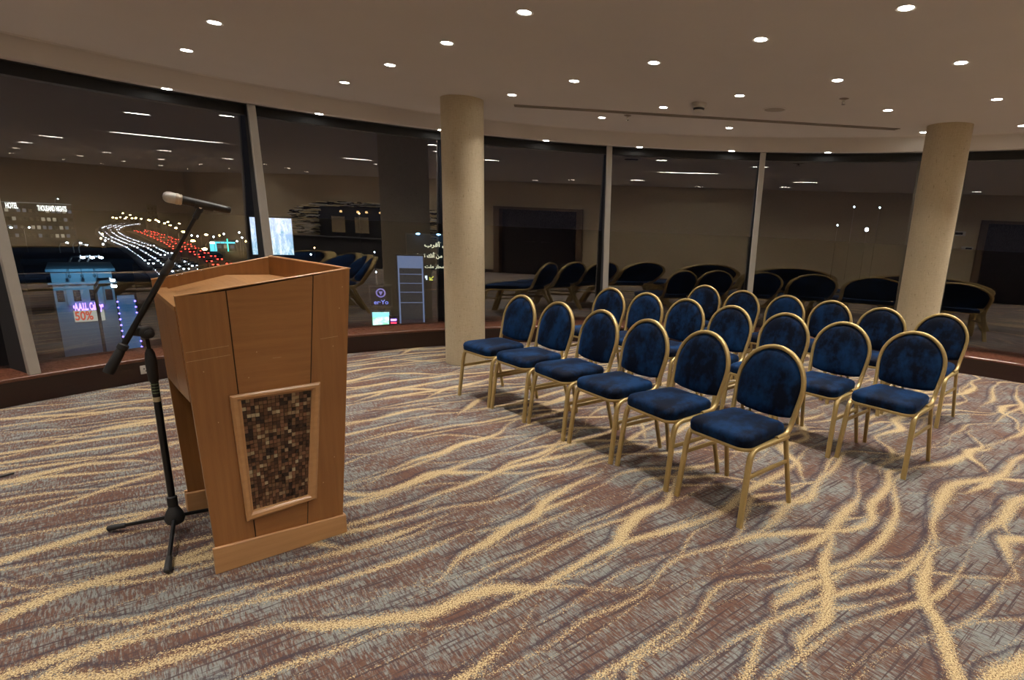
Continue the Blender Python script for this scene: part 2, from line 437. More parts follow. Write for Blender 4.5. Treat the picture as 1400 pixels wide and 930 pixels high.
# ------------------------------------------------------------------ ceiling fittings
def downlight_proto():
    root = thing('downlight', '', 'ceiling light')
    bm = bmesh.new(); lathe(bm, [(.036, .010), (.040, -.001), (.052, -.004), (.056, -.001), (.056, .004)], 28)
    bm2 = bmesh.new(); lathe(bm2, [(0, .0015), (.039, .0015), (.039, -.0005), (0, -.003)], 28)
    link('trim_ring', bm, M['white_plastic'], root, smooth=40)
    link('lamp', bm2, M['lamp'], root, smooth=40)
    return root
U = Vector((-.652, .662)); V = Vector((1.505, .298)); P0 = Vector((-.538, 3.765))
spots = []
for i in range(-14, 14):
    for j in range(-10, 12):
        p = P0 + U * i + V * j
        rr = (p - Vector((CX, CY))).length
        if p.y < YB + .35: continue
        if rr < 6.18 or (p.x > 3 and p.x < XR - .4 and p.y < YBAY - .35):
            if min((p - Vector((-1.55, 6.34))).length, (p - Vector((3.73, 6.62))).length) < .3: continue
            spots.append(p)
seen = {(-2.70, 4.20): 'in the leftmost line, nearest the viewer of two', (-3.41, 4.92): 'in the leftmost line, farther of two near the left window',
}
sd = bpy.data.lights.new('downlight_beam', 'SPOT'); sd.energy = 96; sd.color = (1, .935, .855); sd.spot_size = R(90); sd.spot_blend = 1.0; sd.shadow_soft_size = .04
def lens(d, power):
    """narrow reflector: brightness falls off with the angle from the beam axis"""
    d.use_nodes = True; nt = d.node_tree; em = [n for n in nt.nodes if n.type == 'EMISSION'][0]
    g = nt.nodes.new('ShaderNodeTexCoord'); sx = nt.nodes.new('ShaderNodeSeparateXYZ'); ab = nt.nodes.new('ShaderNodeMath'); ab.operation = 'ABSOLUTE'
    pw = nt.nodes.new('ShaderNodeMath'); pw.operation = 'POWER'; pw.inputs[1].default_value = power
    nt.links.new(g.outputs['Normal'], sx.inputs[0]); nt.links.new(sx.outputs[2], ab.inputs[0]); nt.links.new(ab.outputs[0], pw.inputs[0]); ad = nt.nodes.new('ShaderNodeMath'); ad.operation = 'ADD'; ad.inputs[1].default_value = .05
    nt.links.new(pw.outputs[0], ad.inputs[0]); nt.links.new(ad.outputs[0], em.inputs['Strength'])
sd4 = sd.copy(); sd4.energy = 78; sd4.spot_size = R(112); sd4.spot_blend = .5; sd4.name = 'wall_side_beam'
sd.spot_size = R(104); sd.spot_blend = .25; lens(sd, 13.0)
sd3 = sd.copy(); sd3.energy = 13; sd3.name = 'dimmed_beam'
sd2 = bpy.data.lights.new('soffit_beam', 'SPOT'); sd2.energy = 34; sd2.color = (1, .935, .855); sd2.spot_size = R(112); sd2.spot_blend = .5; sd2.shadow_soft_size = .035; lens(sd2, 4.0)
proto = downlight_proto(); first = True
def put_light(x, y, z, data, label, group):
    global first
    o = proto if first else copy_tree(proto); first = False
    o.location = (x, y, z); o['label'] = label; o['group'] = group
    l = bpy.data.objects.new('beam', data); C.objects.link(l); l.parent = o; l.location = (0, 0, -.012)
def proj(P):
    d = Vector(P) - Vector((0, 0, CAM_H)); zz = d.dot(fw)
    return (PPX + FPX * d.dot(rt) / zz, PPY - FPX * d.dot(up) / zz) if zz > .05 else (-9999, -9999)
ORD = ['leftmost', 'second', 'third', 'fourth', 'fifth', 'sixth', 'seventh', 'eighth', 'ninth', 'tenth', 'eleventh', 'twelfth', 'thirteenth', 'fourteenth', 'fifteenth', 'sixteenth', 'seventeenth', 'eighteenth', 'nineteenth', 'twentieth', 'twenty first', 'twenty second', 'twenty third', 'twenty fourth']
def in_view(p):
    q = proj((p[0], p[1], ZC)); return 0 < q[0] < 1400 and 0 < q[1] < 930
vis = sorted([p for p in spots if in_view(p)], key=lambda p: proj((p[0], p[1], ZC))[0])
MEAS = [(-2.698, 4.202), (-3.406, 4.919), (-1.187, 4.434), (-1.843, 5.098), (-2.539, 5.804), (-.538, 3.765), (.321, 4.705), (-.324, 5.37), (-.977, 6.03), (1.595, 3.453), (.965, 4.068), (1.834, 4.978), (2.467, 4.38), (3.397, 5.375), (1.195, 5.65), (.556, 6.31), (-.088, 7.024), (2.742, 5.995), (1.463, 7.333), (3.692, 7.074), (4.404, 6.455)]
drop = [p for p in vis if min(hypot(p.x - a_, p.y - b_) for a_, b_ in MEAS) > .3]
spots = [p for p in spots if p not in drop]
vis = sorted([Vector(q) for q in MEAS], key=lambda p: proj((p[0], p[1], ZC))[0])
spots = [p for p in spots if min((p - v).length for v in vis) > .3]
n_ = len(vis)
for k, p in enumerate(vis):
    q = proj((p[0], p[1], ZC))
    far = 'near the front of the ceiling' if q[1] < 60 else ('in mid ceiling' if q[1] < 125 else 'far back toward the windows')
    pos = ORD[k] + ' from the left' if 0 < k < n_ - 1 and k < len(ORD) else ('leftmost of all' if k == 0 else 'rightmost of all')
    put_light(p[0], p[1], ZC, sd, 'small round recessed downlight, %s by position, %s' % (pos, far), 'recessed downlights of the main ceiling')
for p in spots:
    if not any((p - v).length < 1e-4 for v in vis):
        put_light(p[0], p[1], ZC, sd3 if (p.y > .2 and p.x < 4.6) else sd4, 'small round recessed downlight outside the picture, seen only mirrored in the windows', 'recessed downlights outside the picture')
sof = [142.9, 130.8, 118.6, 106.6, 95.2, 84.0, 72.9, 61.8]
names_s = ['above the left window, leftmost of the soffit row', 'second of the soffit row, above the second window', 'hidden behind the left column', 'first to the right of the left column', 'second to the right of the left column', 'third to the right of the left column', 'fourth to the right of the left column', 'just behind the right column']
for a_, nm in zip(sof, names_s):
    p = pol(6.36, a_); put_light(p.x, p.y, ZH, sd2, 'small downlight in the low window soffit, ' + nm, 'downlights of the window soffit')
for a_ in (155, 167, 179, 191):
    p = pol(6.36, a_); put_light(p.x, p.y, ZH, sd2, 'small downlight in the low window soffit, outside the picture', 'downlights outside the picture')

# smoke detector, speaker, sprinklers, slot diffuser
p = at(956, 141, ZC)
t = thing('smoke_detector', 'round smoke detector hanging from the ceiling above the long air slot', 'smoke detector', (p.x, p.y, ZC))
det = plain('grey_plastic', rgb(.50, .47, .42), .5)  # greyer than the other white fittings, to stand out from the ceiling
bm = bmesh.new(); lathe(bm, [(.072, .003), (.072, -.022), (.064, -.027)], 28); link('base', bm, det, t, smooth=40)
bm = bmesh.new(); lathe(bm, [(.056, -.025), (.052, -.055), (.038, -.082), (.016, -.090), (0, -.090)], 28); link('sensor_dome', bm, det, t, smooth=40)
bm = bmesh.new(); lathe(bm, [(.052, -.045), (.0565, -.048), (.053, -.062), (.046, -.066)], 28); link('vent_gap', bm, M['frame_dark'], t, smooth=40)
p = at(1059, 149.5, ZC)
t = thing('ceiling_speaker', 'flat round ceiling speaker to the right of the smoke detector', 'speaker', (p.x, p.y, ZC))
grille = plain('grey_grille', rgb(.30, .26, .22), .7, bump=.5, scale=150)
bm = bmesh.new(); lathe(bm, [(.0, -.004), (.10, -.004), (.104, -.002)], 36); link('grille', bm, grille, t, smooth=40)
bm = bmesh.new(); lathe(bm, [(.103, .003), (.104, -.007), (.116, -.006), (.12, .003)], 36); link('rim', bm, M['ceil'], t, smooth=40)
for (px, py, nm) in ((1154, 135, 'to the right of the round ceiling speaker'), (858, 158, 'below the left part of the air slot')):
    p = at(px, py, ZC)
    t = thing('sprinkler', 'small pendent sprinkler head in ceiling, ' + nm, 'sprinkler', (p.x, p.y, ZC), 0, 'ceiling sprinklers')
    bm = bmesh.new(); lathe(bm, [(.042, .002), (.042, -.003), (.02, -.010), (.012, -.012)], 24); link('escutcheon', bm, plain('sprinkler_plate', rgb(.25, .2, .16), .4, .5), t, smooth=40)
    bm = bmesh.new(); lathe(bm, [(.008, -.008), (.008, -.03), (.006, -.034)], 12)
    for s in (-1, 1): sweep(bm, [(s * .007, 0, -.022), (s * .014, 0, -.034), (s * .004, 0, -.048)], .004, .003, (0, 1, 0), .5)
    lathe(bm, [(.0, -.050), (.017, -.050), (.017, -.047), (.003, -.046)], 16)
    link('nozzle', bm, M['chrome'], t, smooth=40)
t = thing('slot_diffuser', 'long thin linear air slot running across the ceiling before the windows', 'air vent', (0, 0, 0))
s0 = at(703, 144, ZC); s1 = at(1227, 176.5, ZC); dd = (s1 - s0).normalized(); nn = Vector((-dd.y, dd.x, 0))
bm = bmesh.new()
for o_, w_ in ((-.052, .012), (-.006, .012), (.040, .012)):
    a_ = s0 + nn * o_; b_ = s1 + nn * o_
    hexa(bm, [a_ + Vector((0, 0, -.008)), b_ + Vector((0, 0, -.008)), b_ + nn * w_ + Vector((0, 0, -.008)), a_ + nn * w_ + Vector((0, 0, -.008))],
         [a_ + Vector((0, 0, .002)), b_ + Vector((0, 0, .002)), b_ + nn * w_ + Vector((0, 0, .002)), a_ + nn * w_ + Vector((0, 0, .002))])
link('slot_frame', bm, grille, t)
bm = bmesh.new()
a_ = s0 - nn * .045; b_ = s1 - nn * .045
hexa(bm, [a_ + Vector((0, 0, -.002)), b_ + Vector((0, 0, -.002)), b_ + nn * .09 + Vector((0, 0, -.002)), a_ + nn * .09 + Vector((0, 0, -.002))],
     [a_ + Vector((0, 0, .001)), b_ + Vector((0, 0, .001)), b_ + nn * .09 + Vector((0, 0, .001)), a_ + nn * .09 + Vector((0, 0, .001))])
link('slot_gap', bm, M['frame_dark'], t)

# ------------------------------------------------------------------ chairs
def build_chair():
    root = thing('banquet_chair', '', 'chair', group='blue velvet banquet chairs in three rows')
    G = M['gold']
    for s in (-1, 1):
        bm = bmesh.new()   # front leg bending back into the side rail
        p = [(s * .232, -.252, 0), (s * .222, -.212, .33)] + arcpts((s * .220, -.204, .375), (s * .218, -.196, .432), (s * .217, -.135, .436), 8) + [(s * .214, .02, .436), (s * .209, .175, .436)]
        sweep(bm, p, .033, .025, (1, 0, 0), .55); link('leg', bm, G, root, smooth=40)
        bm = bmesh.new()
        p = [(s * .232, .248, 0), (s * .216, .172, .34)] + arcpts((s * .214, .165, .385), (s * .212, .158, .432), (s * .211, .135, .437), 4)
        sweep(bm, p, .026, .024, (1, 0, 0), .55); link('leg', bm, G, root, smooth=40)
        bm = bmesh.new(); sweep(bm, [(s * .2245, -.219, .285), (s * .2195, .184, .285)], .016, .025, (1, 0, 0), .6); link('stretcher', bm, G, root, smooth=40)
    # back frame: one tube up, over and down, curving forward into the rails
    def side(s): return [(s * .209, .06, .447)] + arcpts((s * .209, .12, .449), (s * .208, .190, .452), (s * .208, .208, .510), 8) + [(s * .214, .228, .58), (s * .2215, .247, .65)]
    def arch():
        out = []
        for i in range(1, 24):
            a_ = pi * i / 24
            out.append((-.2235 * cos(a_), .258 + .052 * sin(a_) * 1.0, .694 + .226 * sin(a_)))
        return out
    L = [(-.2235, .258, .694)]; Rr = [(.2235, .258, .694)]
    pts = side(-1) + L + arch() + Rr + side(1)[::-1]
    bm = bmesh.new(); n_ = len(pts)
    sweep_tube(bm, pts, .028, .031); link('back_frame', bm, G, root, smooth=40)
    # padded back
    def outline(k=1.0):
        pts = []
        for i in range(25):
            a_ = pi * i / 24; pts.append((-.212 * cos(a_), .694 + .214 * sin(a_)))
        pts += [(.2105, .65), (.2035, .60), (.1975, .552), (.188, .536), (.12, .523), (0, .517), (-.12, .523), (-.188, .536), (-.1975, .552), (-.2035, .60), (-.2105, .65)]
        cx, cz = 0, .705
        return [((x - cx) * k + cx, (z - cz) * k + cz) for x, z in pts]
    def yb(z): return .208 + (z - .51) * .268 if z < .694 else .258 + .052 * min(1, (z - .694) / .226) ** .9
    bm = bmesh.new(); rings = []
    for k, dy in ((.0, -.034), (.35, -.033), (.7, -.029), (.88, -.022), (.965, -.012), (1.0, .0), (.985, .010), (.93, .017), (.6, .019), (.0, .020)):
        if k == 0: rings.append([bm.verts.new((0, yb(.705) + dy, .705))])
        else: rings.append([bm.verts.new((x, yb(z) + dy, z)) for x, z in outline(k)])
    bridge(bm, rings); link('backrest', bm, M['velvet'], root, smooth=60)
    # seat frame rim and cushion
    def seat(k, ex=0.):
        out = []; c = [(-.214, -.232), (.214, -.232), (.190, .188), (-.190, .188)]; rad = [.06, .06, .045, .045]
        for (x, y), r_, a0 in zip(c, rad, (180, 270, 0, 90)):
            sx = 1 if x > 0 else -1; sy = 1 if y > 0 else -1
            for i in range(7):
                a_ = R(a0 + 90 * i / 6); out.append(((x - sx * r_ + cos(a_) * r_), (y - sy * r_ + sin(a_) * r_)))
        out2 = []
        for x, y in out:
            if y < -.15: y -= .018 * (1 - (x / .214) ** 2)
            out2.append((x * (k + ex), (y + .02) * (k + ex) - .02))
        return out2
    bm = bmesh.new(); rings = []
    for k, z in ((.90, .430), (1.0, .428), (1.012, .434), (1.012, .442), (1.0, .447), (.9, .447)): rings.append([bm.verts.new((x, y, z)) for x, y in seat(k)])
    bridge(bm, rings, close=False); link('seat_frame', bm, G, root, smooth=50)
    bm = bmesh.new(); rings = []
    for k, z in ((0, .444), (.97, .444), (1.0, .450), (1.012, .462), (1.006, .471), (1.016, .479), (1.008, .494), (.978, .507), (.90, .5175), (.7, .525), (.35, .529), (0, .530)):
        if k == 0: rings.append([bm.verts.new((0, -.02, z))])
        else: rings.append([bm.verts.new((x, y, z)) for x, y in seat(k)])
    bridge(bm, rings); link('seat', bm, M['velvet'], root, smooth=60)
    return root
def bridge(bm, rings, close=True):
    for a_, b_ in zip(rings, rings[1:]):
        n = max(len(a_), len(b_))
        for i in range(n):
            j = (i + 1) % n
            if len(a_) == 1: bm.faces.new((a_[0], b_[i], b_[j]))
            elif len(b_) == 1: bm.faces.new((a_[i], a_[j], b_[0]))
            else: bm.faces.new((a_[i], a_[j], b_[j], b_[i]))
def sweep_tube(bm, pts, w, h):
    """tube for the arch: depth axis always in the y-z plane"""
    pts = [Vector(p) for p in pts]; rings = []; k = 14
    for i, p in enumerate(pts):
        t = (pts[min(i + 1, len(pts) - 1)] - pts[max(i - 1, 0)]).normalized()
        r = Vector((1, 0, 0)) if abs(t.x) < .02 else None
        d = Vector((0, 1, -.22)); d = d - t * d.dot(t)
        if i < 9: f_ = i / 9; d = (Vector((0, 0, 1)) * -1 * (1 - f_) + Vector((0, 1, -.22)) * f_)
        elif i > len(pts) - 10: f_ = (len(pts) - 1 - i) / 9; d = (Vector((0, 0, -1)) * (1 - f_) + Vector((0, 1, -.22)) * f_)
        d = (d - t * d.dot(t)).normalized(); s = t.cross(d)
        ring = []
        for q in range(k):
            a_ = 2 * pi * q / k; cx_, sy_ = cos(a_), sin(a_)
            ex = .75
            ring.append(bm.verts.new(p + s * (w / 2 * abs(cx_) ** ex * (1 if cx_ > 0 else -1)) + d * (h / 2 * abs(sy_) ** ex * (1 if sy_ > 0 else -1))))
        rings.append(ring)
    for a_, b_ in zip(rings, rings[1:]):
        for i in range(k): bm.faces.new((a_[i], a_[(i + 1) % k], b_[(i + 1) % k], b_[i]))
    bm.faces.new(rings[0][::-1]); bm.faces.new(rings[-1])
chair0 = build_chair()
A_ = [(-.949, 5.046, -.752), (-.579, 4.695, -.788), (-.211, 4.331, -.853), (.143, 3.949, -.847), (.497, 3.566, -.885), (.854, 3.161, -.858)]
def from_top(x, y, a_): return (x + .295 * sin(a_), y - .295 * cos(a_), a_)
B_ = [from_top(x, y, a_) for x, y, a_ in ((.105, 6.255, -.74), (.484, 5.92, -.74), (.850, 5.530, -.77), (1.215, 5.160, -.79), (1.607, 4.813, -.79), (1.950, 4.430, -.81))] + [(2.129, 3.904, -.812)]
C_ = [from_top(x, y, a_) for x, y, a_ in ((1.29, 7.03, -.68), (1.657, 6.589, -.72), (2.068, 6.264, -.77), (2.440, 5.925, -.78), (2.774, 5.499, -.74), (3.195, 5.215, -.80))]
RN = {0: 'front row', 1: 'middle row', 2: 'back row'}
PL = {0: ['at the far left end, beside the round column', 'second from the left end', 'third from the left end', 'fourth from the left end', 'second from the right end', 'at the near right end, closest to the viewer'],
      1: ['at the far left end', 'second from the left end', 'third from the left end', 'in the very centre', 'third from the right end', 'second from the right end', 'at the near right end, legs in full view'],
      2: ['far left end, turned slightly out of line', 'second from the left end', 'third from the left end', 'third from the right end', 'second from the right end, before the right column', 'at the right end, nearest the right window']}
k = 0
for r_, row in enumerate((A_, B_, C_)):
    for i, (x, y, a_) in enumerate(row):
        o = chair0 if k == 0 else copy_tree(chair0); k += 1
        o.location = (x, y, 0); o.rotation_euler = (0, 0, a_)
        o['label'] = 'blue velvet banquet chair, %s, %s' % (RN[r_], PL[r_][i])

# ------------------------------------------------------------------ lectern
LO = Vector((-1.676, 2.227, 0)); LA = atan2(.694, .72)
lec = thing('lectern', 'tall wooden lectern with mosaic panel standing left beside the microphone stand', 'lectern', LO, LA)
# local frame: x towards the audience, y away from the camera, origin at the near foot
W_ = .735
def side_panel(y0, sgn, mat_v, mat_h):
    """side with three boards; sgn = -1 outer face towards -y"""
    bm = bmesh.new(); T = .024
    def pr(poly, ya, yb_, mi): prism(bm, [(x, ya, z) for x, z in poly], (0, yb_ - ya, 0), mi)
    yo = y0; yi = y0 - sgn * T
    ym = y0 - sgn * .004
    g = .0022
    sh = 0 if sgn < 0 else 1
    xr = .659 if sgn < 0 else .515; zr = 1.346 if sgn < 0 else 1.356
    xb = .547 if sgn < 0 else .47
    k = xr / .659; sx1 = .495 * k; sx0 = .151; bx0 = .161; bx1 = .378 * k
    pr([(-.024, 1.247), (sx0 - g, 1.262 + (zr - 1.346) * .2), (bx0 - g, .05), (.004, .05)], yo, yi, 0)
    pr([(sx0 + g, 1.262), (sx1 - g, 1.316 + (zr - 1.346)), (bx1 - g, .05), (bx0 + g, .05)], yo, yi, 1)
    pr([(sx1 + g, 1.316 + (zr - 1.346)), (xr, zr), (xb, .05), (bx1 + g, .05)], yo, yi, 0)
    back = [(-.018, 1.240), (xr - .006, zr - .007), (xb - .006, .05), (.010, .05)]
    pr(back, ym, yi + sgn * .009, 2); pr([(-.022, 1.244), (xr - .002, zr - .003), (xb - .003, .05), (.007, .05)], yi + sgn * .009, yi - sgn * .0006, 0)
    return link('side_panel', bm, [mat_v, mat_h, M['seam']], lec)
side_panel(0, -1, M['wood_v'], M['wood_h'])
side_panel(W_, 1, M['wood_v'], M['wood_h'])
# edge banding along the near and far rims (worn, paler)
bm = bmesh.new()
sweep(bm, [(-.024, .012, 1.2475), (.659, .012, 1.3465)], .026, .006, (0, 1, 0), .6)
link('rim_banding', bm, M['wood_edge'], lec, smooth=40)
bm = bmesh.new()
sweep(bm, [(-.024, W_ - .012, 1.2475), (.515, W_ - .012, 1.3565)], .026, .006, (0, 1, 0), .6)
sweep(bm, [(.653, .0, 1.3465), (.509, W_, 1.3565)], .006, .024, (0, 0, 1), .6)
link('rim_banding', bm, M['wood_edge'], lec, smooth=40)
bm = bmesh.new()
for (x0, z0, x1, z1) in ((-.012, 1.018, .140, 1.030), (-.014, .978, .142, .990), (.505, 1.02, .585, 1.026), (.30, .955, .335, .956)):
    sweep(bm, [(x0, -.0002, z0), (x1, -.0002, z1)], .0012, .0006, (0, 0, 1), .5)
for (x0, z0) in ((.04, .93), (.24, .99), (.60, 1.16), (.56, .98), (.07, .70), (.62, 1.26), (.53, .42), (.47, .30), (.20, .88)):
    box(bm, x0 - .0018, x0 + .0018, -.0006, .0004, z0 - .0022, z0 + .0022)
link('scratch_mark', bm, plain('bare_wood_scratch', rgb(.55, .36, .18), .7), lec)
# front panel towards the audience
bm = bmesh.new()
hexa(bm, [(.547, .0, .05), (.47, W_, .05), (.446, W_, .05), (.523, .0, .05)], [(.6585, .0, 1.345), (.5145, W_, 1.355), (.4905, W_, 1.355), (.6345, .0, 1.345)])
for v in bm.verts: v.co.y += .0242 * (1 - 2 * (v.co.y > .3))
link('front_panel', bm, M['wood_v'], lec)
# speaker's side: apron above the knee opening
bm = bmesh.new()
xa = lambda z: -.026 + (1.247 - z) / 1.2 * .028
hexa(bm, [(xa(.80), .024, .80), (xa(.80) + .022, .024, .80), (xa(.76) + .022, W_ * .42, .776), (xa(.76), W_ * .42, .776)],
     [(-.026, .024, 1.203), (-.002, .024, 1.203), (-.002, W_ * .42, 1.203), (-.026, W_ * .42, 1.203)])
hexa(bm, [(xa(.776), W_ * .42 + .003, .776), (xa(.776) + .022, W_ * .42 + .003, .776), (xa(.76) + .022, W_ - .024, .757), (xa(.76), W_ - .024, .757)],
     [(-.026, W_ * .42 + .003, 1.203), (-.002, W_ * .42 + .003, 1.203), (-.002, W_ - .024, 1.203), (-.026, W_ - .024, 1.203)])
link('apron', bm, M['wood_v'], lec)
# desk: lip, slope and level rest behind it
bm = bmesh.new()
def strip(xz0, xz1, t=.018, y0=.024, y1=W_ - .024, yq=None):
    (x0, z0), (x1, z1) = xz0, xz1
    hexa(bm, [(x0, y0, z0 - t), (x1, y0, z1 - t), (x1, y1, z1 - t), (x0, y1, z0 - t)], [(x0, y0, z0), (x1, y0, z1), (x1, y1, z1), (x0, y1, z0)])
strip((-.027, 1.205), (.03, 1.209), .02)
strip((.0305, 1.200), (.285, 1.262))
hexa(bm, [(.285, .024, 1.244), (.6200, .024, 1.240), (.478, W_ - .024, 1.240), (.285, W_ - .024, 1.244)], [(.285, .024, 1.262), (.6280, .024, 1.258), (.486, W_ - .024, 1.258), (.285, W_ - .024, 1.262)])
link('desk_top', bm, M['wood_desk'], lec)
# dark inside
bm = bmesh.new()
hexa(bm, [(.31, .050, .004), (.405, .050, .004), (.405, W_ - .05, .004), (.31, W_ - .05, .004)], [(.31, .050, .03), (.405, .050, .03), (.405, W_ - .05, .03), (.31, W_ - .05, .03)])
hexa(bm, [(.10, W_ - .045, .01), (.44, W_ - .045, .01), (.44, W_ - .0255, .01), (.10, W_ - .0255, .01)], [(.10, W_ - .045, 1.17), (.47, W_ - .045, 1.17), (.47, W_ - .0255, 1.17), (.10, W_ - .0255, 1.17)])
hexa(bm, [(.41, .0255, .01), (.43, .0255, .01), (.43, W_ - .05, .01), (.41, W_ - .05, .01)], [(.46, .0255, 1.17), (.48, .0255, 1.17), (.48, W_ - .05, 1.17), (.46, W_ - .05, 1.17)])
hexa(bm, [(.10, .0255, .01), (.405, .0255, .01), (.405, .045, .01), (.10, .045, .01)], [(.10, .0255, 1.17), (.455, .0255, 1.17), (.455, .045, 1.17), (.10, .045, 1.17)])
link('inner_cabinet', bm, M['wood_in'], lec)
# plinth boards round the foot
bm = bmesh.new()
prism(bm, [(-.010, -.016, .0), (.562, -.016, .0), (.562, -.016, .098), (-.010, -.016, .128)], (0, .0165, 0))
prism(bm, [(-.010, W_ - .0005, .0), (.485, W_ - .0005, .0), (.485, W_ - .0005, .10), (-.010, W_ - .0005, .115)], (0, .016, 0))
hexa(bm, [(.548, .001, 0), (.562, .001, 0), (.484, W_ - .001, 0), (.470, W_ - .001, 0)], [(.552, .001, .098), (.564, .001, .098), (.486, W_ - .001, .1), (.472, W_ - .001, .1)])
hexa(bm, [(-.010, W_ - .045, 0), (.095, W_ - .045, 0), (.095, W_ - .0245, 0), (-.010, W_ - .0245, 0)], [(-.010, W_ - .045, .115), (.095, W_ - .045, .11), (.095, W_ - .0245, .11), (-.010, W_ - .0245, .115)])
bevel(bm, .0025, 1)
link('plinth', bm, M['wood_edge'], lec)
# mosaic panel in its frame on the near side
OUT = [(.119, .812), (.488, .815), (.431, .232), (.131, .212)]; INN = [(.160, .785), (.447, .782), (.393, .260), (.161, .257)]
bm = bmesh.new()
for i in range(4):
    j = (i + 1) % 4
    o0, o1, i0, i1 = OUT[i], OUT[j], INN[i], INN[j]
    def P(q, y): return (q[0], y, q[1])
    mid = lambda a_, b_, t_: (a_[0] + (b_[0] - a_[0]) * t_, a_[1] + (b_[1] - a_[1]) * t_)
    prof = [(0, 0.0), (0, -.014), (.25, -.022), (.6, -.021), (.85, -.012), (1, -.010), (1, 0.0)]
    ra = [bm.verts.new(P(mid(o0, i0, t_), y_)) for t_, y_ in prof]; rb = [bm.verts.new(P(mid(o1, i1, t_), y_)) for t_, y_ in prof]
    for q in range(len(prof) - 1): bm.faces.new((ra[q], rb[q], rb[q + 1], ra[q + 1]))
pf = link('panel_frame', bm, M['wood_edge'], lec)
bm = bmesh.new()
nx, nz = 17, 30
def bil(u, v):
    a_ = mid(INN[0], INN[1], u); b_ = mid(INN[3], INN[2], u); return mid(b_, a_, v)
for i in range(nx):
    for j in range(nz):
        g = .06
        q = [bil((i + g) / nx, (j + g) / nz), bil((i + 1 - g) / nx, (j + g) / nz), bil((i + 1 - g) / nx, (j + 1 - g) / nz), bil((i + g) / nx, (j + 1 - g) / nz)]
        h = -.0015 - random.random() * .0065; tl = (random.random() - .5) * .003; ts = (random.random() - .5) * .003
        hs = [h + tl, h - tl, h - ts, h + ts]
        mi = random.choices(range(7), (26, 16, 20, 8, 5, 14, 18))[0]
        hexa(bm, [(x, -.0005, z) for x, z in q], [(x, hh, z) for (x, z), hh in zip(q, hs)], mi)
prism(bm, [(x, -.0006, z) for x, z in (bil(0, 0), bil(1, 0), bil(1, 1), bil(0, 1))], (0, .0005, 0), 5)
link('mosaic_panel', bm, [M['tile%d' % i] for i in range(7)], pf)

# ------------------------------------------------------------------ microphone stand and microphone
SB = Vector((-2.085, 2.53, 0)); su = Vector((.7717, .6360, 0)).normalized(); sn = Vector((-su.y, su.x, 0))
SA = atan2(su.y, su.x)
st = thing('microphone_stand', 'black boom microphone stand on three legs in front of the lectern', 'microphone stand', SB, SA)
# local x = to the right across the view, y = away, z = up
leg_dirs = []
for dx, dy in ((-.344, -.013), (.216, -.350)):
    v = Vector((dx, dy, 0)); leg_dirs.append(Vector((v.dot(su), v.dot(sn), 0)))
s_ = -(leg_dirs[0].normalized() + leg_dirs[1].normalized()); leg_dirs.append(s_.normalized() * .34)
bm = bmesh.new(); lathe(bm, [(.017, .050), (.036, .062), (.043, .085), (.036, .115), (.024, .140), (.020, .150), (.022, .155), (.022, .20), (.016, .205)], 24); link('hub', bm, M['rubber'], st, smooth=35)
for v in leg_dirs:
    u_ = v.normalized(); bm = bmesh.new()
    a_ = u_ * .028 + Vector((0, 0, .088)); b_ = v * .88 + Vector((0, 0, .024))
    sweep(bm, [a_, b_], .019, .019, (0, 0, 1), 1.); lg = link('leg', bm, M['black'], st, smooth=40)
    bm = bmesh.new(); ax = (b_ - a_).normalized()
    lathe(bm, [(.010, -.06), (.0135, -.055), (.0145, .0), (.0145, .028), (.009, .034)], 16, b_, ax)
    zmin = min(vv.co.z for vv in bm.verts)
    for vv in bm.verts: vv.co.z = max(vv.co.z, .001)
    link('rubber_foot', bm, M['rubber'], lg, smooth=40)
bm = bmesh.new(); sweep(bm, [(0, 0, .18), (-.002, 0, .82)], .031, .031, (1, 0, 0), 1.); pl = link('pole', bm, M['black'], st, smooth=40)
bm = bmesh.new(); lathe(bm, [(.0160, 0), (.0166, .0005), (.0166, .022), (.0160, .0225)], 20, (-.0016, 0, .695)); link('tape_band', bm, M['tape'], pl, smooth=30)
bm = bmesh.new()
for i in range(9):
    z_ = .735 + i * .014; lathe(bm, [(.0157, 0), (.0162, .001), (.0162, .006), (.0157, .007)], 10, (-.0016, 0, z_))
link('printed_mark', bm, plain('pale_print', rgb(.12, .16, .09), .7), pl, smooth=30)
bm = bmesh.new(); lathe(bm, [(.015, .79), (.0205, .80), (.022, .84), (.0235, .885), (.019, .93), (.0135, .945), (.012, .95)], 20, (-.003, 0, 0)); link('height_clutch', bm, M['rubber'], st, smooth=35)
bm = bmesh.new(); sweep(bm, [(-.003, 0, .93), (-.006, 0, 1.035)], .017, .017, (1, 0, 0), 1.); link('inner_pole', bm, M['black'], st, smooth=40)
bl = Vector((-.158, -.03, .861)); bt = Vector((.251, -.03, 1.586)); bd = (bt - bl).normalized()
pivot = Vector((-.055, -.03, 1.034))
bm = bmesh.new()
sweep(bm, [Vector((-.062, -.012, 1.044)), Vector((-.006, -.012, 1.030))], .046, .034, (0, 0, 1), .9)
lathe(bm, [(.006, -.04), (.024, -.036), (.028, -.030), (.028, .012), (.024, .018)], 20, (-.004, 0, 1.030), (0, 1, 0))
lathe(bm, [(.014, 0), (.019, .004), (.019, .018), (.012, .022)], 14, (.006, -.035, 1.028), (0, -1, 0))
link('boom_clutch', bm, M['rubber'], st, smooth=35)
bm = bmesh.new(); j1 = Vector((.115, -.03, 1.342))
sweep(bm, [bl + bd * .10, j1], .025, .025, (0, 1, 0), 1.); bo = link('boom', bm, M['black'], st, smooth=40)
bm = bmesh.new(); sweep(bm, [j1 - bd * .01, bt - bd * .01], .0165, .0165, (0, 1, 0), 1.); link('boom_extension', bm, M['black'], bo, smooth=40)
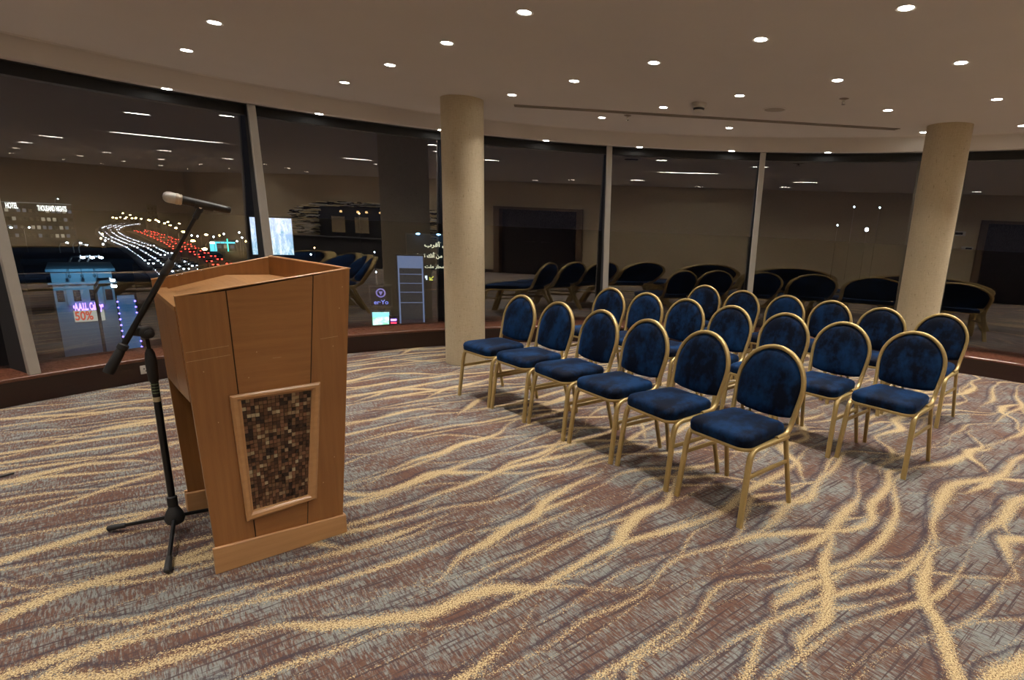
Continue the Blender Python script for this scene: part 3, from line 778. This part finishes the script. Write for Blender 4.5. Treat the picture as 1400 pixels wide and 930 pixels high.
bm = bmesh.new(); lathe(bm, [(.0125, 0), (.0160, .004), (.0175, .03), (.0175, .065), (.012, .075)], 18, j1 - bd * .06, bd); link('locking_collar', bm, M['rubber'], bo, smooth=35)
bm = bmesh.new(); lathe(bm, [(.0, 0), (.021, .001), (.0225, .01), (.020, .09), (.017, .115), (.021, .12), (.021, .14), (.013, .145)], 20, bl, bd); link('counterweight', bm, M['rubber'], bo, smooth=35)
mL = Vector((.122, -.03, 1.640)); mR = Vector((.372, -.03, 1.589)); md = (mR - mL).normalized()
clipc = bt + Vector((.010, 0, .022))
bm = bmesh.new()
sweep(bm, [bt - bd * .045, bt + bd * .004], .028, .024, (0, 1, 0), .5)
sweep(bm, [bt - bd * .002, bt + bd * .03], .036, .022, (0, 1, 0), .5)
# cradle: a shell hugging the handle from below
mc = mL + md * .152
n_up = Vector((-md.z, 0, md.x)) if md.x * 1 > 0 else Vector((md.z, 0, -md.x))
for k_ in (0,):
    ringA = []
    for xx in (-.035, .035):
        row = []
        for rr in (.0245, .0200):
            for i in range(13):
                a_ = R(180 + 20 - 40 + 220 * (i / 12) - 0)
                p_ = mc + md * xx + (Vector((0, 1, 0)) * cos(a_) + n_up * sin(a_)) * rr
                row.append(bm.verts.new(p_))
        ringA.append(row)
    a_, b_ = ringA
    for i in range(12):
        bm.faces.new((a_[i], b_[i], b_[i + 1], a_[i + 1])); bm.faces.new((a_[13 + i], a_[14 + i], b_[14 + i], b_[13 + i]))
        bm.faces.new((a_[i], a_[i + 1], a_[14 + i], a_[13 + i])); bm.faces.new((b_[i], b_[13 + i], b_[14 + i], b_[i + 1]))
    bm.faces.new((a_[0], a_[13], b_[13], b_[0])); bm.faces.new((a_[12], b_[12], b_[25], a_[25]))
sweep(bm, [bt + bd * .01, mc - n_up * .021], .022, .034, (0, 1, 0), .6)
link('microphone_clip', bm, M['rubber'], st, smooth=35)
bm = bmesh.new(); lathe(bm, [(.006, 0), (.006, .002), (0, .003)], 12, bt + Vector((.004, -.016, .01)), (0, -1, 0)); link('clip_screw', bm, M['chrome'], st, smooth=40)
# the microphone rests in the clip: a thing of its own
world = lambda p: SB + su * p.x + sn * p.y + Vector((0, 0, p.z))
mic = thing('microphone', 'black handheld microphone with silver mesh head in the clip of the boom stand', 'microphone', world(mL))
mdir = su * md.x + Vector((0, 0, md.z)); L_ = (mR - mL).length
bm = bmesh.new(); lathe(bm, [(.0195, .068), (.0195, .085), (.0190, .15), (.0175, L_ - .02), (.0175, L_ - .006), (.014, L_)], 24, (0, 0, 0), mdir); link('handle', bm, M['black'], mic, smooth=40)
bm = bmesh.new(); lathe(bm, [(0, -.002), (.014, .001), (.0225, .010), (.0250, .022), (.0238, .045)], 24, (0, 0, 0), mdir); link('mesh_head', bm, M['steel'], mic, smooth=50)
bm = bmesh.new(); lathe(bm, [(.0238, .045), (.0250, .046), (.0250, .056), (.0232, .057), (.0232, .060), (.0238, .061), (.0238, .066), (.0195, .070)], 24, (0, 0, 0), mdir); link('collar_ring', bm, plain('champagne_ring', rgb(.5, .44, .36), .3, .9), mic, smooth=30)

# ------------------------------------------------------------------ small things on the plinth, floor and back wall
p = at(200, 508, .1); az = math.degrees(atan2(p.y - CY, p.x - CX)); q = pol(RF - .0005, az, .118)
t = thing('power_outlet', 'white power outlet on the dark plinth behind the microphone stand', 'outlet', q, R(az + 90))
bm = bmesh.new(); box(bm, -.04, .04, .0, .009, -.04, .04); bevel(bm, .003, 2); link('cover_plate', bm, M['white_plastic'], t, smooth=40)
bm = bmesh.new(); lathe(bm, [(.006, .0085), (.006, .0098)], 10, (-.01, 0, .008), (0, 1, 0)); lathe(bm, [(.006, .0085), (.006, .0098)], 10, (.012, 0, .008), (0, 1, 0)); lathe(bm, [(.005, .0085), (.005, .0098)], 10, (0, 0, -.014), (0, 1, 0)); link('socket_holes', bm, M['matte_black'], t)
p = at(4, 651, 0.0)
bm = bmesh.new(); sweep(bm, [at(-45, 652, .010), at(-20, 656, .010), at(0, 652, .010), at(19, 647, .010)], .012, .012, (0, 0, 1), 1.)
tag(link('cable_end', bm, M['rubber'], smooth=40), 'short end of black cable lying on the carpet at the left edge', 'cable')
def wall_box(name, label, cat, x, z, w, h, parts):
    t = thing(name, label, cat, (x, YB, z))
    bm = bmesh.new(); box(bm, -w / 2, w / 2, 0, .03, -h / 2, h / 2); bevel(bm, .005, 2); link('housing', bm, M['white_plastic'], t, smooth=40)
    for (a_, b_, c_, d_) in parts:
        bm = bmesh.new(); box(bm, a_, b_, .0295, .032, c_, d_); link('display', bm, M['matte_black'], t)
wall_box('wall_controller', 'upper white control box on the back wall, mirrored in the right window', 'controller', -.72, 1.80, .17, .12, [(-.05, .05, -.03, .03)])
wall_box('thermostat', 'lower white thermostat on the back wall, mirrored in the right window', 'thermostat', -.86, 1.42, .12, .09, [(-.04, .03, -.02, .02)])

# mirror-mosaic wall piece and counter on the back wall, seen mirrored in the second window
t = thing('arched_wall_mosaic', 'arched surround of glittering horizontal metal strips on the beige back wall', 'wall decoration', (6.75, YB, 0))
foil = [plain('dark_strip', rgb(.03, .028, .03), .25, .8), plain('gold_strip', rgb(.85, .72, .42), .5, 0.), plain('silver_strip', rgb(.85, .84, .80), .5, 0.)]
bm = bmesh.new()
for k_ in range(420):
    for s in (-1, 1):
        z_ = .95 + 1.05 * random.random()
        u_ = max(0, (z_ - 1.55) / .55); xo = 1.75 * (1 - u_ ** 2 * .75) ; xi = 1.15 if z_ < 1.85 else .0
        x_ = xi + (xo - xi) * random.random(); w_ = .06 + .1 * random.random(); d_ = .02 + .12 * random.random(); w_ *= .7
        box(bm, s * x_ - w_, s * x_ + w_, .001, d_, z_, z_ + .018 + .012 * random.random(), random.choices((0, 1, 2), (4, 3, 3))[0])
link('strip_surround', bm, foil, t)
bm = bmesh.new(); box(bm, -1.12, 1.12, .0, .02, .42, 1.86); link('niche', bm, M['matte_black'], t)
bm = bmesh.new()
for x_ in (-.55, .05, .6): box(bm, x_ - .16, x_ + .16, .0205, .05, 1.05, 1.55)
link('mirror_pane', bm, M['chrome'], t)
bm = bmesh.new()
for x_ in (-.6, -.4, -.1, .1, .5): lathe(bm, [(0, 0), (.02, .01), (.02, .05), (0, .07)], 10, (x_, .07, 1.68))
link('candle_lamp', bm, emit('candle_glow', (1, .62, .25), 6), t)
bm = bmesh.new(); box(bm, -1.2, 1.2, .0, .5, 0, .88); box(bm, -1.24, 1.24, .0, .54, .8805, .92)
tag(link('bar_counter', bm, M['matte_black'], loc=(6.75, YB + .06, 0)), 'black bar counter standing under the arched wall decoration', 'counter')

# ------------------------------------------------------------------ the city outside
ZG = -16.0
bm = bmesh.new(); box(bm, -1500, 900, 14, 2500, ZG - 1, ZG)
M['asphalt'] = plain('asphalt', rgb(.014, .013, .013), .8, scale=.05, var=.5)
tag(link('ground', bm, M['asphalt']), None, None, None, 'structure')
M['conc'] = plain('night_concrete', rgb(.06, .055, .05), .9)
M['pole'] = plain('lamp_pole_metal', rgb(.08, .08, .08), .6)
M['head'] = emit('headlight_white', (.80, .85, 1), 14)
M['tail'] = emit('taillight_red', (1, .05, .03), 9)
M['carp'] = plain('car_paint', rgb(.03, .03, .035), .3)
M['sodium'] = emit('sodium_lamp', (1, .55, .18), 90)
M['led'] = emit('white_led', (.65, .82, 1), 90)
def car_mesh(kind):
    bm = bmesh.new()
    prof = [(-2.1, .35), (-2.1, .85), (-1.5, .95), (-.9, 1.42), (.7, 1.42), (1.3, .95), (2.1, .8), (2.1, .35)]
    prism(bm, [(x, -.85, z) for x, z in prof], (0, 1.7, 0), 0)
    for s in (-1, 1):
        for w in (-1.3, 1.3): lathe(bm, [(.32, -.1), (.32, .1)], 8, (w, s * .8, .32), (0, 1, 0), 0)
        y = s * .6
        if kind == 'head': hexa(bm, [(2.1, y - .22, .5), (2.16, y - .22, .5), (2.16, y + .22, .5), (2.1, y + .22, .5)], [(2.1, y - .22, .8), (2.16, y - .22, .8), (2.16, y + .22, .8), (2.1, y + .22, .8)], 1)
        else: hexa(bm, [(-2.16, y - .24, .6), (-2.1, y - .24, .6), (-2.1, y + .24, .6), (-2.16, y + .24, .6)], [(-2.16, y - .24, .9), (-2.1, y - .24, .9), (-2.1, y + .24, .9), (-2.16, y + .24, .9)], 1)
    bmesh.ops.recalc_face_normals(bm, faces=bm.faces[:])
    me = bpy.data.meshes.new('car'); bm.to_mesh(me); bm.free()
    me.materials.append(M['carp']); me.materials.append(M['head' if kind == 'head' else 'tail']); return me
cm = {'head': car_mesh('head'), 'tail': car_mesh('tail')}
def path(pix): return [at(x, y, ZG) for x, y in pix]
def resample(P, step, lane):
    out = []; d0 = 0
    for a_, b_ in zip(P, P[1:]):
        L = (b_ - a_).length; t_ = (b_ - a_) / L; n_ = Vector((-t_.y, t_.x, 0)); d = d0
        while d < L:
            out.append((a_ + t_ * d + n_ * lane, t_)); d += step * (.8 + .4 * random.random())
        d0 = d - L
    return out
main = path([(182, 307.0), (160, 310), (149, 314), (151, 319.5), (160, 326.5), (176, 333.5), (196, 341), (222, 356), (248, 374), (285, 402)])
red = path([(188, 316.5), (204, 321), (222, 328), (238, 335), (262, 350), (286, 364), (316, 384)])
LP = [(165, 300), (173, 297), (181, 301), (186, 298), (155, 303), (160, 305), (194, 305), (172, 304), (168, 292), (178, 294), (186, 303), (206, 311), (217, 312), (231, 315), (227, 320), (235, 325), (243, 331), (247, 318), (253, 337), (219, 316), (266, 346), (284, 340), (292, 347), (282, 360), (204, 309), (214, 308)]
LDIST = lambda y: max(150, min(620, 620 - (y - 292) * 8.0))
LPOS = [tuple((at_d(x, y, LDIST(y)) - Vector((1.8, 0, 0))).xy) for x, y in LP]
PLACED = []
def cars(P, lanes, step, kind, lim, label, group):
    out = []
    for l in lanes: out += resample(P, step, l)
    random.shuffle(out); keep = []
    for q in out:
        if all((q[0] - o_).length > 3.1 for o_ in PLACED[-700:]): PLACED.append(q[0]); keep.append(q)
    out = [q for q in keep if all(hypot(q[0].x - a_, q[0].y - b_) > 4.2 for a_, b_ in LPOS)][:lim]
    for p_, t_ in out:
        o = bpy.data.objects.new('car', cm[kind]); C.objects.link(o)
        o.location = (p_.x, p_.y, ZG + .3); d_ = -t_ if kind == 'tail' else t_
        # head lamps face the building, tail lamps show on the cars driving away
        o.rotation_euler = (0, 0, atan2(t_.y, t_.x) + (pi if kind == 'tail' else 0))
        tag(o, label, 'car', group)
cars(main, (-4.8, -1.6, 1.6, 4.8), 5.7, 'head', 300, 'small car with bright white headlights coming down the far curving highway', 'cars with headlights on the highway')
cars(red, (-3, 1, 5), 17, 'tail', 80, 'small car with red tail lights driving away on the far highway', 'cars with tail lights on the highway')
hw = thing('highway', 'wide curving highway outside full of white headlights and red tail lights', 'road', tuple(main[8].xy) + (ZG,))
M['road'] = plain('road_surface', rgb(.07, .065, .06), .6, scale=.4, var=.2)
def ribbon(P, w, z):
    bm = bmesh.new(); prev = None; o_ = Vector(hw.location)
    for i, p_ in enumerate(P):
        t_ = (P[min(i + 1, len(P) - 1)] - P[max(0, i - 1)]).normalized(); n_ = Vector((-t_.y, t_.x, 0)); p_ = p_ - o_
        cur = [bm.verts.new(p_ + n_ * w + Vector((0, 0, z_))) for z_ in (.0, z)] + [bm.verts.new(p_ - n_ * w + Vector((0, 0, z_))) for z_ in (z, .0)]
        if prev:
            for a_ in range(4): bm.faces.new((prev[a_], cur[a_], cur[(a_ + 1) % 4], prev[(a_ + 1) % 4]))
        prev = cur
    return link('carriageway', bm, M['road'], hw)
ribbon(main, 7.5, .28); ribbon(red, 6.5, .25)
# street lamps
def lamp_proto(mat, h=9., hs=.8):
    root = thing('street_lamp', '', 'street lamp', group='street lamps along the highway')
    bm = bmesh.new(); sweep(bm, [(0, 0, 0), (0, 0, h - .6), (.5, 0, h), (1.6, 0, h + .1)], .22, .22, (0, 1, 0), 1.); link('pole', bm, M['pole'], root)
    bm = bmesh.new(); lathe(bm, [(0, -.35 * hs), (.55 * hs, -.25 * hs), (.6 * hs, .05 * hs), (.3 * hs, .2 * hs), (0, .25 * hs)], 10, (1.8, 0, h)); link('lamp_head', bm, mat, root)
    return root
pr_ = lamp_proto(M['sodium'])
for k_, (x, y) in enumerate(LP):
    dist = max(150, min(620, 620 - (y - 292) * 8.0))
    q = at_d(x, y, dist); o = pr_ if k_ == 0 else copy_tree(pr_)
    o.location = (q.x - 1.8, q.y, q.z - 9); o['label'] = 'amber street lamp glowing beside the far highway'
    if o.location.z > ZG:       # stands on the raised bank
        o.location.z = ZG; o.scale = (1, 1, max(.6, (q.z - ZG) / 9))
    else: o.location.z = ZG
    def near(P, w):
        b_ = Vector(o.location); b_.z = 0
        for a1, a2 in zip(P, P[1:]):
            a1 = Vector((a1.x, a1.y, 0)); a2 = Vector((a2.x, a2.y, 0)); d_ = a2 - a1; t_ = max(0, min(1, (b_ - a1).dot(d_) / d_.length_squared))
            if (a1 + d_ * t_ - b_).length < w: return True
    if near(main, 8) or near(red, 7): o.location.z = ZG + .281
pr2 = lamp_proto(M['led'], 9., .32); k2 = 0
for (x, y, d_) in ((113, 352, 90), (126, 352, 90), (138, 352, 90), (15, 311, 180), (154, 383, 70), (156, 391, 66), (92, 332, 160), (79, 272, 420), (110, 332, 170), (118, 335, 170), (40, 311, 240)):
    q = at_d(x, y, d_); o = pr2 if k2 == 0 else copy_tree(pr2); k2 += 1
    o.location = (q.x - 1.8, q.y, ZG); o.scale = (1, 1, max(.5, (q.z - ZG) / 9)); o['label'] = 'white lamp on a mast among the city buildings'; o['group'] = 'white lamps of the city'
# buildings
def frame_at(px, py_base, dist, yaw=0.):
    q = at_d(px, py_base, dist); q.z = ZG; return q, atan2(q.y, q.x) - pi / 2 + yaw
win_lit = [emit('lit_window', (1, .85, .65), .28), emit('dim_window', (.7, .8, 1), .10), plain('dark_window', rgb(.01, .012, .02), .2)]
def tower(px0, px1, ytop, dist, label, rows, cols, body, lit=.25, depth=14.):
    a_ = at_d(px0, ytop, dist); b_ = at_d(px1, ytop, dist); mid_ = (a_ + b_) / 2
    w = (Vector((b_.x - a_.x, b_.y - a_.y, 0))).length; h = mid_.z - ZG; rz = atan2(b_.y - a_.y, b_.x - a_.x)
    root = thing('building', label, 'building', (mid_.x, mid_.y, ZG), rz)
    bm = bmesh.new(); box(bm, -w / 2, w / 2, 0, depth, 0, h); box(bm, -w / 2 - .15, w / 2 + .15, -.15, depth + .15, h - .5, h + .3); link('walls', bm, body, root)
    n = 0
    rnd = random.Random(int(px0 * 7 + dist))
    for r_ in range(rows):
        for c_ in range(cols):
            if n >= 95: break
            x = -w / 2 + w * (c_ + .5) / cols; z = h - 2.6 - r_ * 3.3
            if z < 1: continue
            ww = w / cols * .32
            bm = bmesh.new(); box(bm, x - ww, x + ww, -.06, .03, z - .7, z + .7)
            k_ = rnd.random(); link('window', bm, win_lit[0 if k_ < lit * .5 else (1 if k_ < lit else 2)], root); n += 1
    return root, w, h
dark = plain('dark_facade', rgb(.035, .032, .035), .9)
pale = plain('pale_facade', rgb(.22, .22, .23), .9)
hb, w, h = tower(-14, 97, 279, 330, 'dark hotel block with lit HOTEL THOUSAND NIGHTS roof lettering, far left', 5, 14, dark, .4)
Tm = lambda x, y, z, s=1.: Matrix.Translation((x, y, z)) @ Matrix.Rotation(R(90), 4, 'X')
sgn = emit('sign_white', (1, .97, .88), 3.0)
bm = bmesh.new(); box(bm, -w / 2, w / 2, -.05, .2, h + .3, h + .6)
link('roof_edge_light', bm, emit('faint_edge', (.7, .7, .7), .25), hb)
text_mesh('sign_lettering', 'HOTEL', 3.1, sgn, hb, Tm(-w / 2 + w * .25, -.4, h - 1.0), .1, .05, w * .145)
text_mesh('sign_lettering', 'THOUSAND NIGHTS', 3.0, sgn, hb, Tm(-w / 2 + w * .745, -.4, h - 1.6), .1, .05, w * .37)
tower(200, 214, 281, 620, 'slim unlit tower block above the highway, right of the street lamps', 3, 3, dark, .1)
cy = emit('cyan_glow', (.1, .75, .95), 1.6); gr = emit('green_glow', (.05, 1, .6), 3.)
bb, w, h = tower(286, 321, 329, 300, 'low shop building outlined in cyan and green light, right of the highway', 1, 4, dark, .8, 20)
bm = bmesh.new(); box(bm, -w / 2, w / 2, -.5, -.2, h - 1.2, h - .5); box(bm, -w / 2, -w / 2 + 2.5, -.5, -.2, h - 5, h - .5); link('cyan_band', bm, cy, bb)
bm = bmesh.new(); box(bm, w * .18, w * .22, -.55, -.25, h - 6, h + .8); link('green_mast', bm, gr, bb)
# added low block standing in for a chair's dark reflection over the lower highway
tower(30, 180, 357, 100, 'wide dark low block added before the highway in place of a dark chair reflection', 1, 1, dark, 0., 12)
# floodlit shop front
a_ = at_d(68, 371, 76); b_ = at_d(152, 371, 76); mid_ = (a_ + b_) / 2; w = hypot(b_.x - a_.x, b_.y - a_.y); h = mid_.z - ZG
sf = thing('shop_building', 'pale classical shop front floodlit blue with purple sign, low at the left', 'building', (mid_.x, mid_.y, ZG), atan2(b_.y - a_.y, b_.x - a_.x))
fac = plain('shop_render', rgb(.26, .27, .29), .9)
bm = bmesh.new(); box(bm, -w / 2, w / 2, 0, 9, 0, h); box(bm, -w / 2 - .3, w / 2 + .3, -.35, -.001, h * .89, h * .905); box(bm, -w / 2 - .3, w / 2 + .3, -.35, 9, h, h + .25)
for x in (-.27, .0, .27): box(bm, (x - .035) * w, (x + .035) * w, -.2, -.001, h * .70, h * .89)
link('walls', bm, fac, sf)
for x in (-.4, -.135, .135, .4):
    bm = bmesh.new(); box(bm, (x - .06) * w, (x + .06) * w, -.03, .02, h * .735, h * .835); link('window', bm, win_lit[2], sf)
pur = emit('purple_sign', (.42, .22, 1), 5); whs = emit('lit_shop_window', (.95, .93, .8), .5); rdt = emit('red_lettering', (.9, .12, .06), .7)
text_mesh('sign_lettering', '\u2022A.A.I.L. Calory\u2022', 1.0, pur, sf, Tm(.02 * w, -.35, h * .685), .06, .03, w * .50)
bm = bmesh.new(); box(bm, -.24 * w, .27 * w, -.12, .001, h * .55, h * .65); link('display_window', bm, whs, sf)
text_mesh('window_lettering', '50%', 1.2, rdt, sf, Tm(-.08 * w, -.2, h * .60), .03, .03, w * .30)
for x in (-.2, 0, .2):
    bm = bmesh.new(); lathe(bm, [(.02, 0), (.12, .1), (.12, .3)], 8, (x * w, -.9, h * .95)); sweep(bm, [(x * w, -.9, h * .965), (x * w, -.9, h + .25)], .05, .05, (1, 0, 0), 1.); box(bm, x * w - .03, x * w + .03, -.9, .0, h + .25, h + .3)
    link('flood_lamp', bm, M['pole'], sf)
def spot(loc, target, energy, col, size=90, parent=None):
    l = bpy.data.lights.new('floodlight', 'SPOT'); l.energy = energy; l.color = col; l.spot_size = R(size); l.spot_blend = .8; l.shadow_soft_size = .3
    o = bpy.data.objects.new('floodlight', l); C.objects.link(o); o.location = loc
    o.rotation_euler = (Vector(target) - Vector(loc)).to_track_quat('-Z', 'Y').to_euler(); return o
fn = Vector((mid_.x, mid_.y, 0)).normalized()
spot(Vector((mid_.x, mid_.y, ZG + h + 1.5)) - fn * 4.5, Vector((mid_.x, mid_.y, ZG + h * .88)), 1500, (.2, .62, 1), 95)
# blue-outlined glass kiosk beside it
a_ = at_d(160, 408, 70); b_ = at_d(184, 408, 70); mid_ = (a_ + b_) / 2; w = hypot(b_.x - a_.x, b_.y - a_.y); h = mid_.z - ZG
kk = thing('kiosk', 'glass kiosk outlined with blue light strings, right of the floodlit shop', 'kiosk', (mid_.x, mid_.y, ZG), atan2(b_.y - a_.y, b_.x - a_.x))
bm = bmesh.new(); box(bm, -w / 2, w / 2, 0, 2.5, 0, h); link('body', bm, plain('kiosk_panel', rgb(.05, .12, .22), .3, **{'Emission_Color': rgb(.1, .35, .7), 'Emission_Strength': .25}), kk)
bl_ = emit('blue_string', (.18, .12, 1), 9)
bm = bmesh.new()
for i in range(16):
    for s in (-1, 1):
        r_ = .09; lathe(bm, [(0, -r_), (r_, 0), (0, r_)], 6, (s * w / 2, -.1, h * (i + .5) / 16))
    lathe(bm, [(0, -.09), (.09, 0), (0, .09)], 6, (-w / 2 + w * i / 15, -.1, .2))
link('light_string', bm, bl_, kk)
# large lit billboard by the second mullion
def board(px0, px1, py0, py1, dist, label, name, mat, parts=True):
    tl = at_d(px0, py0, dist); tr = at_d(px1, py0, dist); bl2 = at_d(px0, py1, dist)
    mid_ = (tl + tr) / 2; w = hypot(tr.x - tl.x, tr.y - tl.y); h = tl.z - bl2.z
    r = thing(name, label, 'billboard', (mid_.x, mid_.y, ZG), atan2(tr.y - tl.y, tr.x - tl.x)); zt = mid_.z - ZG
    bm = bmesh.new(); box(bm, -w / 2, w / 2, -.1, .0, zt - h, zt); link('screen', bm, mat, r)
    bm = bmesh.new(); box(bm, -w / 2 - .15, w / 2 + .15, .001, .5, zt - h - .15, zt + .15); box(bm, -.3, .3, .05, .45, 0, zt - h - .15); link('support', bm, M['pole'], r)
    return r, w, h, zt
def mat_skyline():
    m, nt, out = nodes('skyline_screen'); N = NT(nt); v = N.obj()
    s = N.n('ShaderNodeSeparateXYZ', ins={0: v})
    n = N.noise(N.mapping(v, scale=(1.1, 1, .35)), 1.0, 3, .7); n2 = N.noise(v, .9, 4, .7)
    g = N.mapr(s.outputs[2], 4, 17)
    c = N.mix(g, rgb(.03, .40, .38), rgb(.55, .62, .95))
    c = N.mix(N.mapr(n, .45, .6), c, rgb(.85, .92, 1)); c = N.mix(N.mapr(n2, .58, .7, 0, .6), c, rgb(.04, .35, .42))
    e = N.n('ShaderNodeEmission', ins={0: c, 1: 1.7}); nt.links.new(e.outputs[0], out.inputs[0]); return m
board(341, 398, 298, 349, 120, 'bright billboard showing a pale blue skyline, behind the second window post', 'billboard', mat_skyline())
ph, w, h, zt = board(543, 578, 350, 452, 60, 'tall pale phone-shaped billboard between the two columns of reflections', 'phone_billboard', emit('phone_face', (.16, .18, .26), .10))
lines = emit('phone_lines', (.42, .55, .95), .38)
bm = bmesh.new(); box(bm, -w / 2, w / 2, -.2, -.11, zt - .16 * h, zt); box(bm, -w / 2, -w / 2 + .06 * w, -.2, -.11, zt - h, zt - .16 * h); box(bm, w / 2 - .06 * w, w / 2, -.2, -.11, zt - h, zt - .16 * h)
for f_ in (.24, .36, .48, .62): box(bm, -w / 2 + .06 * w, w / 2 - .06 * w, -.2, -.11, zt - f_ * h - .03, zt - f_ * h + .03)
link('phone_outline', bm, lines, ph)
AR = {'1': '\uFE87\uFEE7\uFEDA \uFE97\uFECC\uFEAE\uFED1'}
def ar(s): return s[::-1]
ab, w, h, zt = board(556, 642, 322, 396, 70, 'dark billboard with pale Arabic lettering and two arrows, beside the left column', 'arabic_billboard', plain('dark_teal_board', rgb(.01, .035, .05), .6))
ltx = emit('pale_lettering', (.95, .90, .62), 1.3)
# isolated/initial/medial/final forms, laid out left to right in reverse reading order
L1 = ar('\uFEDB\uFEE6 \uFE83\uFED7\uFEAE\uFE8F'); L2 = ar('\uFE83\uFEB3\uFEAE\uFECA \uFEE3\uFEE6 \uFE83\uFEE7\uFEDA \uFE97\uFECC\uFEAE\uFED1'); L3 = ar('\uFED3\uFEF2 \uFEE3\uFEA4\uFEE0\uFEAE \uFEE3\uFEE0\uFE96')
text_mesh('sign_lettering', L1, .62, ltx, ab, Tm(-.02 * w, -.2, zt - .18 * h), .02, .012, w * .42)
text_mesh('sign_lettering', L2, .62, ltx, ab, Tm(-.08 * w, -.2, zt - .38 * h), .02, .012, w * .66)
text_mesh('sign_lettering', L3, .50, ltx, ab, Tm(-.02 * w, -.2, zt - .58 * h), .02, .008, w * .42)
def arrow(x, z, s, flip, mat):
    bm = bmesh.new(); f_ = -1 if flip else 1
    pts = [(-.5, -.5), (-.35, -.5), (.25, .1), (.25, -.3), (.5, -.3), (.5, .5), (-.3, .5), (-.3, .25), (.1, .25), (-.5, -.35)]
    prism(bm, [(x + f_ * a_ * s, -.2, z + f_ * b_ * s) for a_, b_ in pts], (0, .05, 0)); link('arrow_mark', bm, mat, ab)
arrow(-.24 * w, zt - .80 * h, .62, False, emit('white_arrow', (.75, .85, 1), 1.6)); arrow(-.13 * w, zt - .80 * h, .5, True, emit('yellow_arrow', (.8, .8, .1), 1.0))
flood = emit('board_lamp', (.3, .65, 1), 9)
for f_ in (-.32, .0, .3):
    bm = bmesh.new(); lathe(bm, [(0, 0), (.22, .05), (.22, .15), (0, .2)], 10, (f_ * w, -.9, zt + .02)); sweep(bm, [(f_ * w, -.8, zt + .1), (f_ * w, .2, zt + .1)], .06, .06, (0, 0, 1), 1.); link('board_lamp', bm, flood, ab)
# small lit kiosk sign low between lectern and column, badge above it
mk = nodes('shop_sign_face'); N = NT(mk[1]); v = N.obj(); n = N.noise(v, 2.2, 3, .7)
e = N.n('ShaderNodeEmission', ins={0: N.mix(N.mapr(n, .42, .6), rgb(.25, .75, .4), rgb(.7, 1, .95)), 1: 2.4}); mk[1].links.new(e.outputs[0], mk[2].inputs[0])
ks, w, h, zt = board(509, 532, 427, 447, 62, 'small glowing green and white shop sign low above the window ledge', 'shop_sign', mk[0])
bm = bmesh.new(); box(bm, -w / 2, w / 2, -.16, -.11, zt - .3 * h, zt - .02 * h); link('blue_header', bm, emit('blue_header', (.2, .6, 1), 2.6), ks)
ks2, w, h, zt = board(534, 542, 434, 443, 56, 'tiny purple and red light sign right of the green shop sign', 'neon_sign', M['matte_black'])
bm = bmesh.new(); box(bm, -w / 2, w / 2, -.2, -.12, zt - .5 * h, zt - .2 * h); link('purple_tube', bm, pur, ks2)
bm = bmesh.new(); box(bm, -w / 2, w / 2, -.2, -.12, zt - .9 * h, zt - .7 * h); link('red_tube', bm, emit('red_tube', (1, .05, .12), 3), ks2)
bg, w, h, zt = board(506, 534, 392, 418, 64, 'dim violet round badge over blurred lettering on a dark wall', 'badge_sign', plain('badge_wall', rgb(.03, .03, .04), .8))
vio = emit('violet_badge', (.30, .26, .75), .8)
bm = bmesh.new(); r1, r0 = .24 * w, .17 * w
ra = [bm.verts.new((r1 * cos(2 * pi * i / 32), -.2, zt - .32 * h + r1 * sin(2 * pi * i / 32))) for i in range(32)]
rb = [bm.verts.new((r0 * cos(2 * pi * i / 32), -.2, zt - .32 * h + r0 * sin(2 * pi * i / 32))) for i in range(32)]
for i in range(32): bm.faces.new((ra[i], ra[(i + 1) % 32], rb[(i + 1) % 32], rb[i]))
prism(bm, [(-.1 * w, -.21, zt - .24 * h), (.1 * w, -.21, zt - .24 * h), (.0, -.21, zt - .46 * h)], (0, .03, 0)); link('round_badge', bm, vio, bg)
text_mesh('sign_lettering', 'er\u00b7Yo', .62, emit('blue_letter', (.22, .28, .95), 1.1), bg, Tm(0, -.2, zt - .82 * h), .02, .01, w * .7)
# scattered city lamps (far windows and signs)
pr3 = None
sc_ = [(300, 322), (306, 320), (292, 324), (352, 330), (327, 318), (331, 325), (336, 330), (324, 330), (425, 348), (430, 339), (262, 322), (270, 323), (140, 320), (144, 329), (141, 334), (138, 326), (1185, 314), (1168, 283), (1203, 284), (1145, 308), (1030, 372), (491, 292), (512, 345), (514, 372)]
glow = [emit('small_lamp_cool', (.75, .85, 1), 20), emit('small_lamp_warm', (1, .6, .25), 20)]
for k_, (x, y) in enumerate(sc_):
    d_ = 260 if y < 340 else 120; q = at_d(x, y, d_); rad = d_ / 768 * (.9 if (x, y) != (1185, 314) else 2.4)
    root = thing('mast_light', 'small distant light on a slim mast somewhere in the night city', 'light', (q.x, q.y, ZG), 0, 'scattered distant lights of the city')
    bm = bmesh.new(); hh = q.z - ZG; sweep(bm, [(0, 0, 0), (0, 0, hh - rad)], .12, .12, (1, 0, 0), 1.); link('mast', bm, M['pole'], root)
    bm = bmesh.new(); lathe(bm, [(0, -rad), (rad * .8, -rad * .5), (rad * .8, rad * .5), (0, rad)], 10, (0, 0, hh)); link('lamp_head', bm, glow[1 if k_ % 3 == 0 and x < 1000 else 0], root)

# ------------------------------------------------------------------ world and look
w = bpy.data.worlds.new('night'); scn.world = w; w.use_nodes = True
bgn = w.node_tree.nodes['Background']; bgn.inputs[0].default_value = (.010, .009, .012, 1); bgn.inputs[1].default_value = .5
vs = scn.view_settings; vs.view_transform = 'Standard'; vs.look = 'None'; vs.gamma = 1; vs.use_curve_mapping = False; vs.exposure = 0.0
for o in list(C.objects):
    if 'label' in o.keys() and o['label'] == '': del o['label']
